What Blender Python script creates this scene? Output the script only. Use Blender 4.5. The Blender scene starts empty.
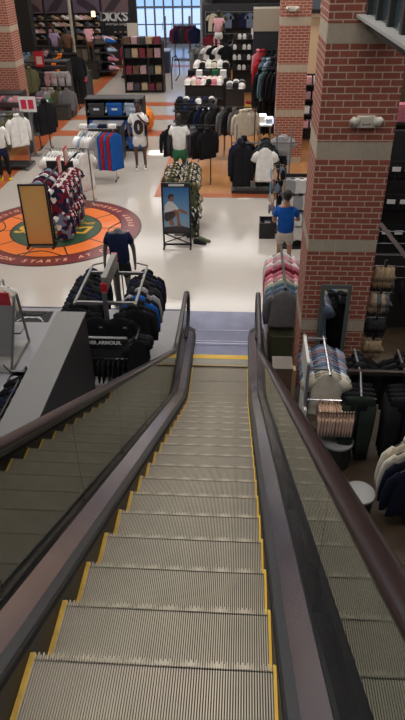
import bpy, bmesh, math, random
from mathutils import Vector, Matrix
random.seed(7)
SC = bpy.context.scene
COL = SC.collection
PI = math.pi
# ------------------------------------------------------------------ camera
CAMX, H = 0.3196, 6.2392
YAW, PITCH, ROLL, FPX = -0.0702, 0.5969, -0.0156, 611.62
fw = Vector((math.sin(YAW)*math.cos(PITCH), math.cos(YAW)*math.cos(PITCH), -math.sin(PITCH)))
rt = Vector((math.cos(YAW), -math.sin(YAW), 0)); up = rt.cross(fw)
r2 = rt*math.cos(ROLL)+up*math.sin(ROLL); u2 = -rt*math.sin(ROLL)+up*math.cos(ROLL)
cd = bpy.data.cameras.new('camera'); cam = bpy.data.objects.new('camera', cd); COL.objects.link(cam)
m = Matrix((( r2.x, u2.x, -fw.x, CAMX), (r2.y, u2.y, -fw.y, 0), (r2.z, u2.z, -fw.z, H), (0,0,0,1)))
cam.matrix_world = m
cd.sensor_fit = 'VERTICAL'; cd.sensor_height = 24; cd.lens = FPX/720*24; cd.clip_start = .02; cd.clip_end = 300
SC.camera = cam
# ------------------------------------------------------------------ light
SC.view_settings.view_transform = 'Standard'; SC.view_settings.look = 'None'
SC.view_settings.gamma = 1; SC.view_settings.use_curve_mapping = False
SC.view_settings.exposure = 0.2
w = bpy.data.worlds.new('sky'); SC.world = w; w.use_nodes = True
bg = w.node_tree.nodes['Background']; bg.inputs[0].default_value = (.40,.60,1.0,1); bg.inputs[1].default_value = 1.1
def area(name, x, y, z, sx, sy, power, color=(1,.965,.93), rot=(0,0,0)):
    l = bpy.data.lights.new(name, 'AREA'); l.shape = 'RECTANGLE'; l.size = sx; l.size_y = sy
    l.energy = power; l.color = color
    o = bpy.data.objects.new(name, l); COL.objects.link(o); o.location = (x,y,z); o.rotation_euler = rot
    return o
LP = .73
for i, (x, y, sx, sy, p) in enumerate([(0,2.5,5,1.6,290),(0,8.0,9,1.2,330),(-4,14,9,1.2,520),(4,14,4,1.2,160),(-3,20,11,1.2,560),
                          (-4,27,13,1.2,560),(-4,34,14,1.2,560),(-4,42,14,1.2,620),(4.6,27,4,1.2,180),(4.4,5,3,1.2,70)]):
    area('ceiling_lamp', x, y, 8.85, sx, sy, p*LP)
# sunlight through the narrow side window
sl = bpy.data.lights.new('sun', 'SUN'); sl.energy = 60; sl.angle = .01; sl.color = (1,.97,.92)
so = bpy.data.objects.new('sun', sl); COL.objects.link(so); so.location = (30,22,12)
so.rotation_euler = Vector((1,0,math.tan(math.radians(13)))).to_track_quat('Z','Y').to_euler()
# ------------------------------------------------------------------ materials
MATS = {}
def mat(name, color, rough=.6, metal=0, spec=.5, bump=0, bscale=40, var=0, vscale=6, emit=None, es=1, coat=0):
    if name in MATS: return MATS[name]
    m = bpy.data.materials.new(name); m.use_nodes = True; nt = m.node_tree
    b = nt.nodes['Principled BSDF']
    c = tuple(color)+(1,)
    b.inputs['Base Color'].default_value = c
    b.inputs['Roughness'].default_value = rough; b.inputs['Metallic'].default_value = metal
    b.inputs['Specular IOR Level'].default_value = spec
    if coat: b.inputs['Coat Weight'].default_value = coat
    if emit: b.inputs['Emission Color'].default_value = tuple(emit)+(1,); b.inputs['Emission Strength'].default_value = es
    tc = nt.nodes.new('ShaderNodeTexCoord')
    if var:
        n = nt.nodes.new('ShaderNodeTexNoise'); n.inputs['Scale'].default_value = vscale; n.inputs['Detail'].default_value = 4
        nt.links.new(tc.outputs['Object'], n.inputs['Vector'])
        r = nt.nodes.new('ShaderNodeMapRange'); r.inputs['From Min'].default_value = .3; r.inputs['From Max'].default_value = .7
        r.inputs['To Min'].default_value = 1-var; r.inputs['To Max'].default_value = 1+var
        nt.links.new(n.outputs['Fac'], r.inputs['Value'])
        h = nt.nodes.new('ShaderNodeHueSaturation'); h.inputs['Color'].default_value = c
        nt.links.new(r.outputs['Result'], h.inputs['Value']); nt.links.new(h.outputs['Color'], b.inputs['Base Color'])
    if bump:
        n = nt.nodes.new('ShaderNodeTexNoise'); n.inputs['Scale'].default_value = bscale; n.inputs['Detail'].default_value = 5
        nt.links.new(tc.outputs['Object'], n.inputs['Vector'])
        bm_ = nt.nodes.new('ShaderNodeBump'); bm_.inputs['Strength'].default_value = bump; bm_.inputs['Distance'].default_value = .01
        nt.links.new(n.outputs['Fac'], bm_.inputs['Height']); nt.links.new(bm_.outputs['Normal'], b.inputs['Normal'])
    MATS[name] = m; return m
def fab(name, c): return mat('fabric_'+name, c, .92, 0, .2, bump=.35, bscale=14, var=.10, vscale=9)
C_ = dict(midnight=(.007,.009,.020), black=(.012,.012,.014), charcoal=(.035,.036,.04), grey=(.16,.16,.165), lightgrey=(.36,.36,.37), white=(.78,.77,.74),
          cream=(.62,.56,.44), navy=(.012,.018,.055), blue=(.02,.07,.42), royal=(.012,.10,.38), lightblue=(.30,.38,.50), teal=(.10,.19,.22),
          maroon=(.16,.015,.03), red=(.45,.02,.03), pink=(.62,.20,.25), rose=(.72,.38,.42), lavender=(.33,.24,.36), green=(.03,.13,.06),
          lime=(.30,.55,.16), olive=(.10,.10,.05), camo=(.10,.12,.06), tan=(.42,.31,.19), beige=(.55,.42,.30), peach=(.62,.42,.30), orange=(.85,.22,.02),
          purplegrey=(.26,.22,.28), slate=(.16,.21,.30), yellow=(.7,.45,.02), brown=(.12,.06,.035), skin=(.34,.18,.11), darkgreen=(.018,.026,.018), mauve=(.40,.26,.28))
def FB(k): return fab(k, C_[k])
def pattern(name, cols, sc=14):
    if name in MATS: return MATS[name]
    m = bpy.data.materials.new(name); m.use_nodes = True; nt = m.node_tree; b = nt.nodes['Principled BSDF']; b.inputs['Roughness'].default_value = .9; b.inputs['Specular IOR Level'].default_value = .2
    tc = nt.nodes.new('ShaderNodeTexCoord'); n = nt.nodes.new('ShaderNodeTexVoronoi'); n.inputs['Scale'].default_value = sc; nt.links.new(tc.outputs['Object'], n.inputs['Vector'])
    sp = nt.nodes.new('ShaderNodeSeparateColor'); nt.links.new(n.outputs['Color'], sp.inputs[0])
    r = nt.nodes.new('ShaderNodeValToRGB'); r.color_ramp.interpolation = 'CONSTANT'
    for i, c in enumerate(cols):
        e = r.color_ramp.elements[i] if i < 2 else r.color_ramp.elements.new(i/len(cols))
        e.position = i/len(cols); e.color = tuple(C_[c])+(1,)
    nt.links.new(sp.outputs[0], r.inputs[0]); nt.links.new(r.outputs[0], b.inputs['Base Color']); MATS[name] = m; return m
BLACKM = mat('black_powder_coat', (.012,.012,.013), .45)
GREYM = mat('grey_painted_metal', (.20,.20,.20), .4, .3)
CHROME = mat('chrome', (.6,.6,.62), .22, 1)
DARKSHELF = mat('dark_shelf', (.022,.021,.022), .5)
WHITEP = mat('white_plastic', (.75,.75,.73), .4)
# ------------------------------------------------------------------ mesh builder
class MB:
    def __init__(s): s.v = []; s.f = []
    def add(s, vs, fs):
        o = len(s.v); s.v += [tuple(v) for v in vs]; s.f += [tuple(o+i for i in f) for f in fs]; return s
    def box(s, x0, x1, y0, y1, z0, z1):
        return s.add([(x0,y0,z0),(x1,y0,z0),(x1,y1,z0),(x0,y1,z0),(x0,y0,z1),(x1,y0,z1),(x1,y1,z1),(x0,y1,z1)],
                     [(0,3,2,1),(4,5,6,7),(0,1,5,4),(1,2,6,5),(2,3,7,6),(3,0,4,7)])
    def bc(s, c, size): return s.box(c[0]-size[0]/2,c[0]+size[0]/2,c[1]-size[1]/2,c[1]+size[1]/2,c[2]-size[2]/2,c[2]+size[2]/2)
    def loft(s, rings, cap=True, closed=False):
        n = len(rings[0]); o = len(s.v)
        for r in rings: s.v += [tuple(p) for p in r]
        for k in range(len(rings)-1+(1 if closed else 0)):
            a = o+k*n; b = o+((k+1)%len(rings))*n
            for i in range(n): s.f.append((a+i, a+(i+1)%n, b+(i+1)%n, b+i))
        if cap and not closed:
            s.f.append(tuple(o+i for i in range(n))[::-1]); e = o+(len(rings)-1)*n; s.f.append(tuple(e+i for i in range(n)))
        return s
    def tube(s, pts, r, n=8, cap=True, flat=None, closed=False):
        pts = [Vector(p) for p in pts]; rings = []; u = None
        for i, p in enumerate(pts):
            a = pts[i-1] if (i > 0 or closed) else p; b = pts[(i+1)%len(pts)] if (i < len(pts)-1 or closed) else p
            t = (b-a).normalized()
            if u is None:
                u = t.cross(Vector((1,0,0)))
                if u.length < .1: u = t.cross(Vector((0,0,1)))
                u.normalize()
            u = (u-t*u.dot(t)).normalized(); q = t.cross(u)
            rr = r[i] if isinstance(r, (list,tuple)) else r
            ra, rb = (rr, rr) if flat is None else (rr*flat[0], rr*flat[1])
            rings.append([p+u*math.cos(2*PI*k/n)*ra+q*math.sin(2*PI*k/n)*rb for k in range(n)])
        return s.loft(rings, cap, closed)
    def cyl(s, c, r, z0, z1, n=20, r1=None):
        r1 = r if r1 is None else r1
        return s.loft([[(c[0]+math.cos(2*PI*k/n)*r, c[1]+math.sin(2*PI*k/n)*r, z0) for k in range(n)],
                       [(c[0]+math.cos(2*PI*k/n)*r1, c[1]+math.sin(2*PI*k/n)*r1, z1) for k in range(n)]])
    def lathe(s, c, prof, n=20):
        return s.loft([[(c[0]+math.cos(2*PI*k/n)*r, c[1]+math.sin(2*PI*k/n)*r, z) for k in range(n)] for r, z in prof])
    def ell(s, c, rx, ry, rz, n=12, mm=8):
        rings = []
        for j in range(1, mm):
            a = PI*j/mm; rings.append([(c[0]+rx*math.sin(a)*math.cos(2*PI*k/n), c[1]+ry*math.sin(a)*math.sin(2*PI*k/n), c[2]-rz*math.cos(a)) for k in range(n)])
        return s.loft(rings)
    def prism(s, poly, axis, a, b):
        def P(q, d):
            return {'x': (d,q[0],q[1]), 'y': (q[0],d,q[1]), 'z': (q[0],q[1],d)}[axis]
        return s.loft([[P(q,a) for q in poly],[P(q,b) for q in poly]])
    def merge(s, o, M=Matrix.Identity(4)):
        return s.add([M@Vector(v) for v in o.v], o.f)
    def mesh(s, name='mesh', smooth=False, bevel=0, seg=2):
        me = bpy.data.meshes.new(name); me.from_pydata(s.v, [], s.f)
        bm = bmesh.new(); bm.from_mesh(me)
        if bevel:
            bmesh.ops.remove_doubles(bm, verts=bm.verts, dist=1e-5)
            es = [e for e in bm.edges if len(e.link_faces)==2 and e.calc_face_angle(0) > .6]
            bmesh.ops.bevel(bm, geom=es, offset=bevel, segments=seg, affect='EDGES', profile=.6)
        bmesh.ops.recalc_face_normals(bm, faces=bm.faces)
        bm.to_mesh(me); bm.free()
        if smooth: me.shade_smooth()
        me.materials.append(None)
        return me
SPLIT = {'post','foot','base','crossbar','rail','seam','bracket','ring_letter','side_frame','leg','mullion','end_board','handle','cross_brace','plate_rib','shelf','red_print','crossbar','lamp_head','pit_wall'}
def pieces(mb):
    n = len(mb.v); p = list(range(n))
    def fd(i):
        while p[i] != i: p[i] = p[p[i]]; i = p[i]
        return i
    for f in mb.f:
        for q in f[1:]: p[fd(q)] = fd(f[0])
    g = {}
    for f in mb.f: g.setdefault(fd(f[0]), []).append(f)
    out = []
    for fs in g.values():
        ids = sorted({i for f in fs for i in f}); mp_ = {i: k for k, i in enumerate(ids)}
        o = MB(); o.v = [mb.v[i] for i in ids]; o.f = [tuple(mp_[i] for i in f) for f in fs]; out.append(o)
    return out
def ob(name, me, m=None, parent=None, loc=(0,0,0), rz=0, rot=None):
    if parent is not None and name in SPLIT and isinstance(me, MB):
        ps = pieces(me)
        if len(ps) > 1:
            for q in ps: r_ob = ob(name, q.mesh(name), m, parent, loc, rz, rot)
            return r_ob
    if isinstance(me, MB): me = me.mesh(name)
    o = bpy.data.objects.new(name, me); COL.objects.link(o)
    o.location = loc; o.rotation_euler = rot if rot else (0,0,rz)
    if parent is not None: o.parent = parent
    if m is not None:
        o.material_slots[0].link = 'OBJECT'; o.material_slots[0].material = m
    return o
def thing(name, label, cat, loc=(0,0,0), rz=0, group=None, rot=None):
    o = bpy.data.objects.new(name, None); COL.objects.link(o); o.location = loc; o.rotation_euler = rot if rot else (0,0,rz)
    o.empty_display_size = .1
    return tag(o, label, cat, group)
def tag(o, label, cat, group=None):
    o['label'] = label; o['category'] = cat
    if group: o['group'] = group
    return o
def struct(name, me, m, loc=(0,0,0), parent=None):
    o = ob(name, me, m, parent, loc)
    if parent is None: o['kind'] = 'structure'
    return o
def B(*a): return MB().box(*a)
def grect(x0,x1,y0,y1,z): return MB().add([(x0,y0,z),(x1,y0,z),(x1,y1,z),(x0,y1,z)], [(0,1,2,3)])
ORD = ['first','second','third','fourth','fifth','sixth','seventh','eighth','ninth','tenth','eleventh','twelfth','thirteenth','fourteenth','fifteenth','sixteenth','seventeenth','eighteenth','nineteenth','twentieth']
# ------------------------------------------------------------------ text
def text_mb(txt, size=1, extrude=.004, align='CENTER', shear=0, bold=0, spacing=1):
    cu = bpy.data.curves.new('t','FONT'); cu.body = txt; cu.size = size; cu.extrude = extrude; cu.align_x = align; cu.align_y = 'CENTER'
    cu.shear = shear; cu.offset = bold; cu.resolution_u = 3; cu.space_character = spacing
    o = bpy.data.objects.new('t', cu); COL.objects.link(o)
    dg = bpy.context.evaluated_depsgraph_get(); me = bpy.data.meshes.new_from_object(o.evaluated_get(dg))
    mb = MB(); mb.add([v.co[:] for v in me.vertices], [tuple(p.vertices) for p in me.polygons])
    bpy.data.objects.remove(o); bpy.data.curves.remove(cu); bpy.data.meshes.remove(me)
    return mb
UPR = Matrix.Rotation(PI/2, 4, 'X')       # text facing -Y, upright
# ------------------------------------------------------------------ skin figures
def skin(name, pts, edges, rad, m, parent, sub=1, root=0):
    me = bpy.data.meshes.new(name); me.from_pydata(pts, edges, [])
    o = bpy.data.objects.new(name, me); COL.objects.link(o)
    md = o.modifiers.new('s','SKIN'); md.use_smooth_shade = True
    for i, r in enumerate(rad):
        r = r if isinstance(r, tuple) else (r, r)
        me.skin_vertices[0].data[i].radius = r
    me.skin_vertices[0].data[root].use_root = True
    if sub:
        s2 = o.modifiers.new('u','SUBSURF'); s2.levels = sub; s2.render_levels = sub
    dg = bpy.context.evaluated_depsgraph_get(); me2 = bpy.data.meshes.new_from_object(o.evaluated_get(dg))
    bpy.data.objects.remove(o); bpy.data.meshes.remove(me)
    me2.materials.clear(); me2.materials.append(None); me2.shade_smooth(); me2.name = name
    return ob(name, me2, m, parent)
def figure(name, label, cat, loc, rz, bodym, clothes, s=1.0, head=True, armL=None, armR=None, hair=None, stand=None, hands=False, group=None, legs=None):
    """clothes: dict shirt=mat, sleeves='short'/'long', shorts=mat, pants=mat, shoes=mat. Front faces -Y."""
    t = thing(name, label, cat, loc, rz, group); t.scale = (s,s,s)
    P = []; E = []; R = []
    def v(p, r, prev=None):
        P.append(p); R.append(r)
        if prev is not None: E.append((prev, len(P)-1))
        return len(P)-1
    pel = v((0,0,.96),(.145,.105)); sp = v((0,0,1.12),(.125,.09),pel); ch = v((0,-.01,1.32),(.155,.11),sp); nb = v((0,.01,1.46),(.075,.07),ch)
    nk = v((0,.0,1.535),(.052,.055),nb)
    if head:
        h0 = v((0,-.015,1.60),(.066,.075),nk); h1 = v((0,-.01,1.68),(.078,.095),h0); v((0,0,1.765),(.052,.065),h1)
    aL = armL or [(-.25,.02,1.16),(-.27,-.06,.93),(-.27,-.08,.84)]
    aR = armR or [(.25,.02,1.16),(.27,-.06,.93),(.27,-.08,.84)]
    arms = []
    for sx, A in ((-1,aL),(1,aR)):
        sh = v((sx*.165,0,1.41),(.062,.06),ch); el = v(A[0],.043,sh); wr = v(A[1],.028,el); ha = v(A[2],(.038,.022),wr)
        arms.append(((sx*.165,0,1.41),A[0],A[1],A[2]))
        d = Vector(A[2])-Vector(A[1]); d.normalize()
        if hands:
            sd = d.cross(Vector((0,1,0))).normalized()
            for k, (o_, L) in enumerate(((-.028,.06),(-.010,.075),(.010,.07),(.028,.055))):
                b0 = Vector(A[2])+sd*o_+d*.03; f1 = v(tuple(b0+d*L*.5),.0095,ha); v(tuple(b0+d*L+Vector((0,-.015,0))),.008,f1)
            f1 = v(tuple(Vector(A[2])-sd*.045+d*.005),.011,ha); v(tuple(Vector(A[2])-sd*.055+d*.04),.009,f1)
        else:
            v(tuple(Vector(A[2])+d*.075),(.03,.014),ha)
    L_ = legs or [[(-.11,-.01,.52),(-.12,.02,.09)],[(.11,-.01,.52),(.12,.02,.09)]]
    for sx, A in ((-1,L_[0]),(1,L_[1])):
        hp = v((sx*.085,0,.87),(.088,.095),pel); kn = v(A[0],.058,hp); an = v(A[1],.036,kn)
        v((A[1][0]+sx*.01,A[1][1]-.15,.045),(.04,.032),an)
    skin('body', P, E, R, bodym, t)
    if 'shirt' in clothes:
        P2=[]; E2=[]; R2=[]
        def w_(p, r, prev=None):
            P2.append(p); R2.append(r)
            if prev is not None: E2.append((prev,len(P2)-1))
            return len(P2)-1
        hem = w_((0,0,.80),(.205,.15)); a = w_((0,0,1.02),(.185,.135),hem); b = w_((0,-.01,1.28),(.20,.14),a); c = w_((0,.005,1.42),(.125,.095),b); w_((0,.005,1.475),(.075,.07),c)
        for k, sx in enumerate((-1,1)):
            S, El, Wr, _ = arms[k]; s1 = w_((sx*.17,0,1.40),(.085,.08),b); q = Vector(S).lerp(Vector(El), .75)
            e1 = w_(tuple(q),(.075,.07),s1)
            if clothes.get('sleeves') == 'long':
                e2 = w_(El,.062,e1); w_(tuple(Vector(El).lerp(Vector(Wr),.92)),.045,e2)
        skin('shirt', P2, E2, R2, clothes['shirt'], t)
    for key in ('shorts','pants'):
        if key in clothes:
            P2=[(0,0,.98),(0,0,.86)]; E2=[(0,1)]; R2=[(.165,.125),(.175,.13)]
            for sx, A in ((-1,L_[0]),(1,L_[1])):
                P2.append((sx*.095,0,.76)); R2.append(.112); E2.append((1,len(P2)-1)); i0=len(P2)-1
                kn = Vector(A[0]) + Vector((0,0,.06))
                P2.append(tuple(kn)); R2.append(.098 if key=='shorts' else .085); E2.append((i0,len(P2)-1))
                if key=='pants':
                    P2.append((A[1][0],A[1][1],A[1][2]+.02)); R2.append(.065); E2.append((len(P2)-2,len(P2)-1))
            skin(key, P2, E2, R2, clothes[key], t)
    if 'shoes' in clothes:
        for sx, A in ((-1,L_[0]),(1,L_[1])):
            x = A[1][0]; y = A[1][1]; z0 = A[1][2]-.09
            mb = MB().loft([[(x+dx*wd, y+yy, z0+zz) for dx, zz in ((-1,.0),(1,.0),(1.0,h*.5),(.5,h),(-.5,h),(-1.0,h*.5))] for yy, wd, h in ((.09,.035,.09),(.04,.045,.12),(-.03,.046,.11),(-.12,.05,.07),(-.19,.035,.045))])
            ob('shoe', mb.mesh('shoe', smooth=True), clothes['shoes'], t)
    if hair:
        mb = MB(); mb.ell((0,.025,1.73),.092,.10,.085,14,8); mb.ell((0,.045,1.66),.085,.075,.07,12,6)
        ob('hair', mb.mesh('hair', smooth=True), hair, t)
    if head and hands:
        mb = MB(); mb.ell((-.085,.0,1.675),.012,.022,.032,8,6); mb.ell((.085,.0,1.675),.012,.022,.032,8,6)
        ob('ear', mb.mesh('ear', smooth=True), bodym, t)
        mb = MB(); mb.ell((0,-.105,1.66),.012,.02,.022,8,6); ob('nose', mb.mesh('nose', smooth=True), bodym, t)
        for sx in (-1,1):
            mb = MB(); mb.ell((sx*.032,-.095,1.695),.011,.008,.008,8,6); ob('eye', mb.mesh('eye', smooth=True), mat('eye_white',(.7,.7,.7),.2), t)
        mb = MB(); mb.ell((0,-.098,1.615),.024,.008,.007,8,6); ob('mouth', mb.mesh('mouth', smooth=True), mat('lips',(.3,.1,.08),.5), t)
    if stand:
        ob('stand', MB().cyl((0,.02),.2,0,.012,24).cyl((0.0,.02),.012,0,.9,8), stand, t)
    return t
# ------------------------------------------------------------------ garments
GC = {}
def garment_mesh(kind, var=0, w=.46, L=.72, th=.035):
    key = (kind, var, w, L, th)
    if key in GC: return GC[key]
    rnd = random.Random(hash((kind,var)) & 0xffff if False else var*31+len(kind)); mb = MB()
    ph = rnd.random()*6
    def ring(z, hw, ht, n=16, cx=0, wob=.006):
        out = []
        for k in range(n):
            a = 2*PI*k/n; c, s_ = math.cos(a), math.sin(a)
            x = cx+hw*math.copysign(abs(c)**.8, c); fold = wob*math.sin(5*c*3+ph+z*9)*(1-abs(c))
            out.append((x, ht*math.copysign(abs(s_)**.9, s_)+fold, z+.006*math.sin(7*c+ph)))
        return out
    drop = -.05
    if kind in ('tee','long','hoodie','jacket','tank','polo'):
        h = w/2
        prof = [(.0,.06,.5),(-.015,.075,.8),(-.035,.115,.95),(-.07,.175,1.0),(-.115,h*.93,1.05),(-.22,h*.97,1.15),(-.35,h*.95,1.1),(-.5,h*.98,1.1),(-L+.04,h*1.02,1.1),(-L,h*1.02,.9)]
        mb.loft([ring(drop+z, hw, th*k) for z, hw, k in prof])
        for sx in (-1,1):
            if kind in ('tee','polo'):
                pts = [(sx*h*.72,0,drop-.09),(sx*h*1.05,0,drop-.17),(sx*h*1.28,0.004,drop-.28)]; rr = [.05,.075,.078]
            elif kind == 'tank': continue
            else:
                pts = [(sx*h*.72,0,drop-.09),(sx*h*1.04,0,drop-.18),(sx*h*1.16,.01,drop-.34),(sx*h*1.2,.02,drop-.5),(sx*h*1.18,.02,drop-.64)]; rr = [.05,.068,.058,.05,.042]
            mb.tube(pts, rr, 10, flat=(1.0, .5) if False else (.5,1.0))
        if kind == 'hoodie':
            mb.ell((0,.03,drop-.01),.13,.05,.09,12,6)
        if kind == 'jacket':
            mb.loft([ring(drop+.05,.075,th*1.3,12),ring(drop-.01,.09,th*1.5,12)]); mb.box(-.006,.006,-th*1.35,-th*1.1,drop-L+.03,drop-.02)
    elif kind in ('pants','shorts'):
        h = w/2
        mb.loft([ring(-.05,h*.82,th*.8),ring(-.09,h*.86,th),ring(-.22,h,th*1.1)])
        for sx in (-1,1):
            mb.loft([ring(-.16,h*.5,th*1.05,12,sx*h*.49),ring(-L*.45,h*.48,th,12,sx*h*.52),ring(-L*.75,h*.42,th*.9,12,sx*h*.52),ring(-L,h*.40,th*.8,12,sx*h*.53)])
    me = mb.mesh(kind, smooth=True); GC[key] = me; return me
def hanger_mesh(w=.40, clip=False):
    key = ('hanger', w, clip)
    if key in GC: return GC[key]
    mb = MB()
    mb.tube([(0,-.012,.012),(0,0.0,.022),(0,.014,.01),(0,.012,-.008),(0,0,-.03),(0,0,-.06)], .004, 5)
    if clip:
        mb.box(-w/2,w/2,-.006,.006,-.065,-.055)
        for sx in (-1,1): mb.box(sx*w*.42-.015,sx*w*.42+.015,-.014,.014,-.10,-.055)
    else:
        mb.tube([(-w/2,0,-.12),(-w*.3,0,-.085),(0,0,-.058),(w*.3,0,-.085),(w/2,0,-.12)], .009, 5)
    me = mb.mesh('hanger'); GC[key] = me; return me
KN = dict(tee=('t_shirt','t-shirt','t-shirt'), long=('sweatshirt','long-sleeved sweatshirt','sweatshirt'), hoodie=('hooded_sweatshirt','hooded sweatshirt','sweatshirt'),
          jacket=('jacket','jacket','jacket'), pants=('trousers','trousers','trousers'), shorts=('pair_of_shorts','pair of shorts','shorts'), tank=('sleeveless_jersey','sleeveless jersey','jersey'), polo=('polo_shirt','polo shirt','shirt'))
KD = dict(tee=(.46,.72,.022), long=(.5,.70,.030), hoodie=(.52,.72,.040), jacket=(.5,.74,.036), pants=(.40,1.0,.03), shorts=(.42,.50,.024), tank=(.42,.74,.02), polo=(.46,.72,.022))
HBLACK = mat('black_hanger_plastic', (.01,.01,.01), .35)
NICE = dict(lightgrey='light grey', lightblue='pale blue', darkgreen='dark green', purplegrey='purple grey', camo='camouflage green')
def garment(kind, color, loc, rz, label, group=None, s=1.0, tilt=0, m=None, var=None, hang=True, hangm=None):
    nm, _, cat = KN[kind]; w_, L, th = KD[kind]
    me = garment_mesh(kind, random.randrange(3) if var is None else var, w_, L, th)
    o = ob(nm, me, m or FB(color), None, loc, rot=(0,tilt,rz)); o.scale = tuple(s) if isinstance(s, (tuple,list)) else (s,s,s); tag(o, label, cat, group)
    if hang: ob('hanger', hanger_mesh(.36, kind in ('pants','shorts')), hangm or HBLACK, o)
    return o
def row(kind, colors, p0, p1, rz, where, group, s=1.0, end='front', jitter=.05, hang=True, pm=None, word=None):
    """garments hung along a bar from p0 to p1; labels count from p0"""
    n = len(colors)
    cnt = {}
    for i, c in enumerate(colors):
        k = kind if isinstance(kind, str) else kind[i]
        t = i/max(1, n-1); p = [p0[j]+(p1[j]-p0[j])*t for j in range(3)]
        label = f"{word or NICE.get(c,c)} {KN[k][1]} on {where}, {ORD[i] if i < 20 else 'last'} from the {end}"
        garment(k, c, p, rz+random.uniform(-jitter,jitter), label, group, s, random.uniform(-.02,.02), hang=hang, m=pm[i%len(pm)] if pm else None)
def bar_mb(p0, p1, r=.014): return MB().tube([p0, p1], r, 8)
def pole(mb, x, y, z0, z1, r=.014): return mb.box(x-r,x+r,y-r,y+r,z0,z1)
# ================================================================== STRUCTURE
def speck(name, c, rough, k=.06, sc=90):
    m = bpy.data.materials.new(name); m.use_nodes = True; nt = m.node_tree; b = nt.nodes['Principled BSDF']
    tc = nt.nodes.new('ShaderNodeTexCoord'); n = nt.nodes.new('ShaderNodeTexNoise'); n.inputs['Scale'].default_value = sc; n.inputs['Detail'].default_value = 3
    n2 = nt.nodes.new('ShaderNodeTexNoise'); n2.inputs['Scale'].default_value = .8; n2.inputs['Detail'].default_value = 3
    nt.links.new(tc.outputs['Object'], n.inputs['Vector']); nt.links.new(tc.outputs['Object'], n2.inputs['Vector'])
    ad = nt.nodes.new('ShaderNodeMath'); ad.operation = 'ADD'; nt.links.new(n.outputs['Fac'], ad.inputs[0]); nt.links.new(n2.outputs['Fac'], ad.inputs[1])
    r = nt.nodes.new('ShaderNodeMapRange'); r.inputs['From Min'].default_value = .7; r.inputs['From Max'].default_value = 1.3; r.inputs['To Min'].default_value = 1-k; r.inputs['To Max'].default_value = 1+k
    nt.links.new(ad.outputs[0], r.inputs['Value'])
    h = nt.nodes.new('ShaderNodeHueSaturation'); h.inputs['Color'].default_value = tuple(c)+(1,); nt.links.new(r.outputs['Result'], h.inputs['Value'])
    nt.links.new(h.outputs['Color'], b.inputs['Base Color']); b.inputs['Roughness'].default_value = rough
    return m
def woodfloor(name, c1, c2, rough):
    m = bpy.data.materials.new(name); m.use_nodes = True; nt = m.node_tree; b = nt.nodes['Principled BSDF']
    tc = nt.nodes.new('ShaderNodeTexCoord'); br = nt.nodes.new('ShaderNodeTexBrick'); br.inputs['Scale'].default_value = 1
    mp = nt.nodes.new('ShaderNodeMapping'); mp.inputs['Rotation'].default_value = (0,0,PI/2)
    nt.links.new(tc.outputs['Object'], mp.inputs['Vector']); nt.links.new(mp.outputs['Vector'], br.inputs['Vector'])
    br.inputs['Brick Width'].default_value = 1.4; br.inputs['Row Height'].default_value = .12; br.inputs['Mortar Size'].default_value = .002
    br.inputs['Color1'].default_value = tuple(c1)+(1,); br.inputs['Color2'].default_value = tuple(c2)+(1,); br.inputs['Mortar'].default_value = tuple(x*.5 for x in c1)+(1,)
    nt.links.new(br.outputs['Color'], b.inputs['Base Color']); b.inputs['Roughness'].default_value = rough
    return m
FLOORM = speck('beige_terrazzo', (.49,.45,.40), .14)
GREYFL = speck('grey_floor', (.235,.235,.245), .35)
BROWNFL = speck('dark_brown_floor', (.075,.052,.03), .45, .25, 6)
WOODF = woodfloor('orange_wood_floor', (.50,.235,.085), (.42,.19,.065), .28)
BANDM = speck('burnt_orange_band', (.46,.125,.045), .3)
WALLM = mat('pale_wall_paint', (.42,.41,.42), .8)
DARKW = mat('dark_wall_paint', (.035,.032,.034), .7)
CEILM = mat('ceiling_paint', (.70,.70,.71), .9)
X0, X1, Y0, Y1, ZC = -15.5, 9.0, -4.0, 52.0, 9.0
# floor with an opening for the escalator pit
EX = .84; YE = 9.34; YP = 10.94
mb = MB().box(X0, -EX, Y0, YP, -.2, 0).box(EX, X1, Y0, YP, -.2, 0).box(-EX, EX, YE, YP, -.2, -.006).box(X0, X1, YP, Y1, -.2, 0)
struct('floor', mb, FLOORM)
struct('floor_grey_area', B(X0, -EX, Y0, YP, 0, .004), GREYFL)
struct('floor_brown_area', B(EX, X1, Y0, YP+.02, 0, .004), BROWNFL)
struct('trim_1', B(X0, -EX, YP, YP+.045, 0, .010), mat('dark_floor_trim', (.04,.04,.09), .3))
struct('floor_wood_west', B(X0, -7.85, 16, Y1, 0, .003), WOODF)
struct('floor_wood_east', B(-1.95, X1, 18.1, 44, 0, .003), WOODF)
struct('trim_2', B(-7.85, -7.2, 16, 44, 0, .004), BANDM)
struct('trim_3', B(-2.3, -1.95, 17.8, 44, 0, .004), BANDM)
struct('trim_4', B(-2.3, X1, 17.76, 18.1, 0, .0045), BANDM)
for i, y in enumerate((25.2, 27.9, 30.6, 41.5)):
    struct('trim_%d' % (5+i), B(-7.2, -2.3, y-.42, y+.42, 0, .004), BANDM)
struct('ceiling', B(X0, X1, Y0, Y1, ZC, ZC+.2), CEILM)
struct('wall_west', B(X0-.2, X0, Y0, Y1, 0, ZC), WALLM)
struct('wall_south', B(X0, X1, Y0-.2, Y0, -.2, ZC), WALLM)
# east wall with a narrow window slot
mb = MB().box(X1, X1+.2, Y0, 22.15, 0, ZC).box(X1, X1+.2, 22.75, Y1, 0, ZC).box(X1, X1+.2, 22.15, 22.75, 0, 2.62).box(X1, X1+.2, 22.15, 22.75, 3.40, ZC)
struct('wall_east', mb, WALLM)
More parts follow.
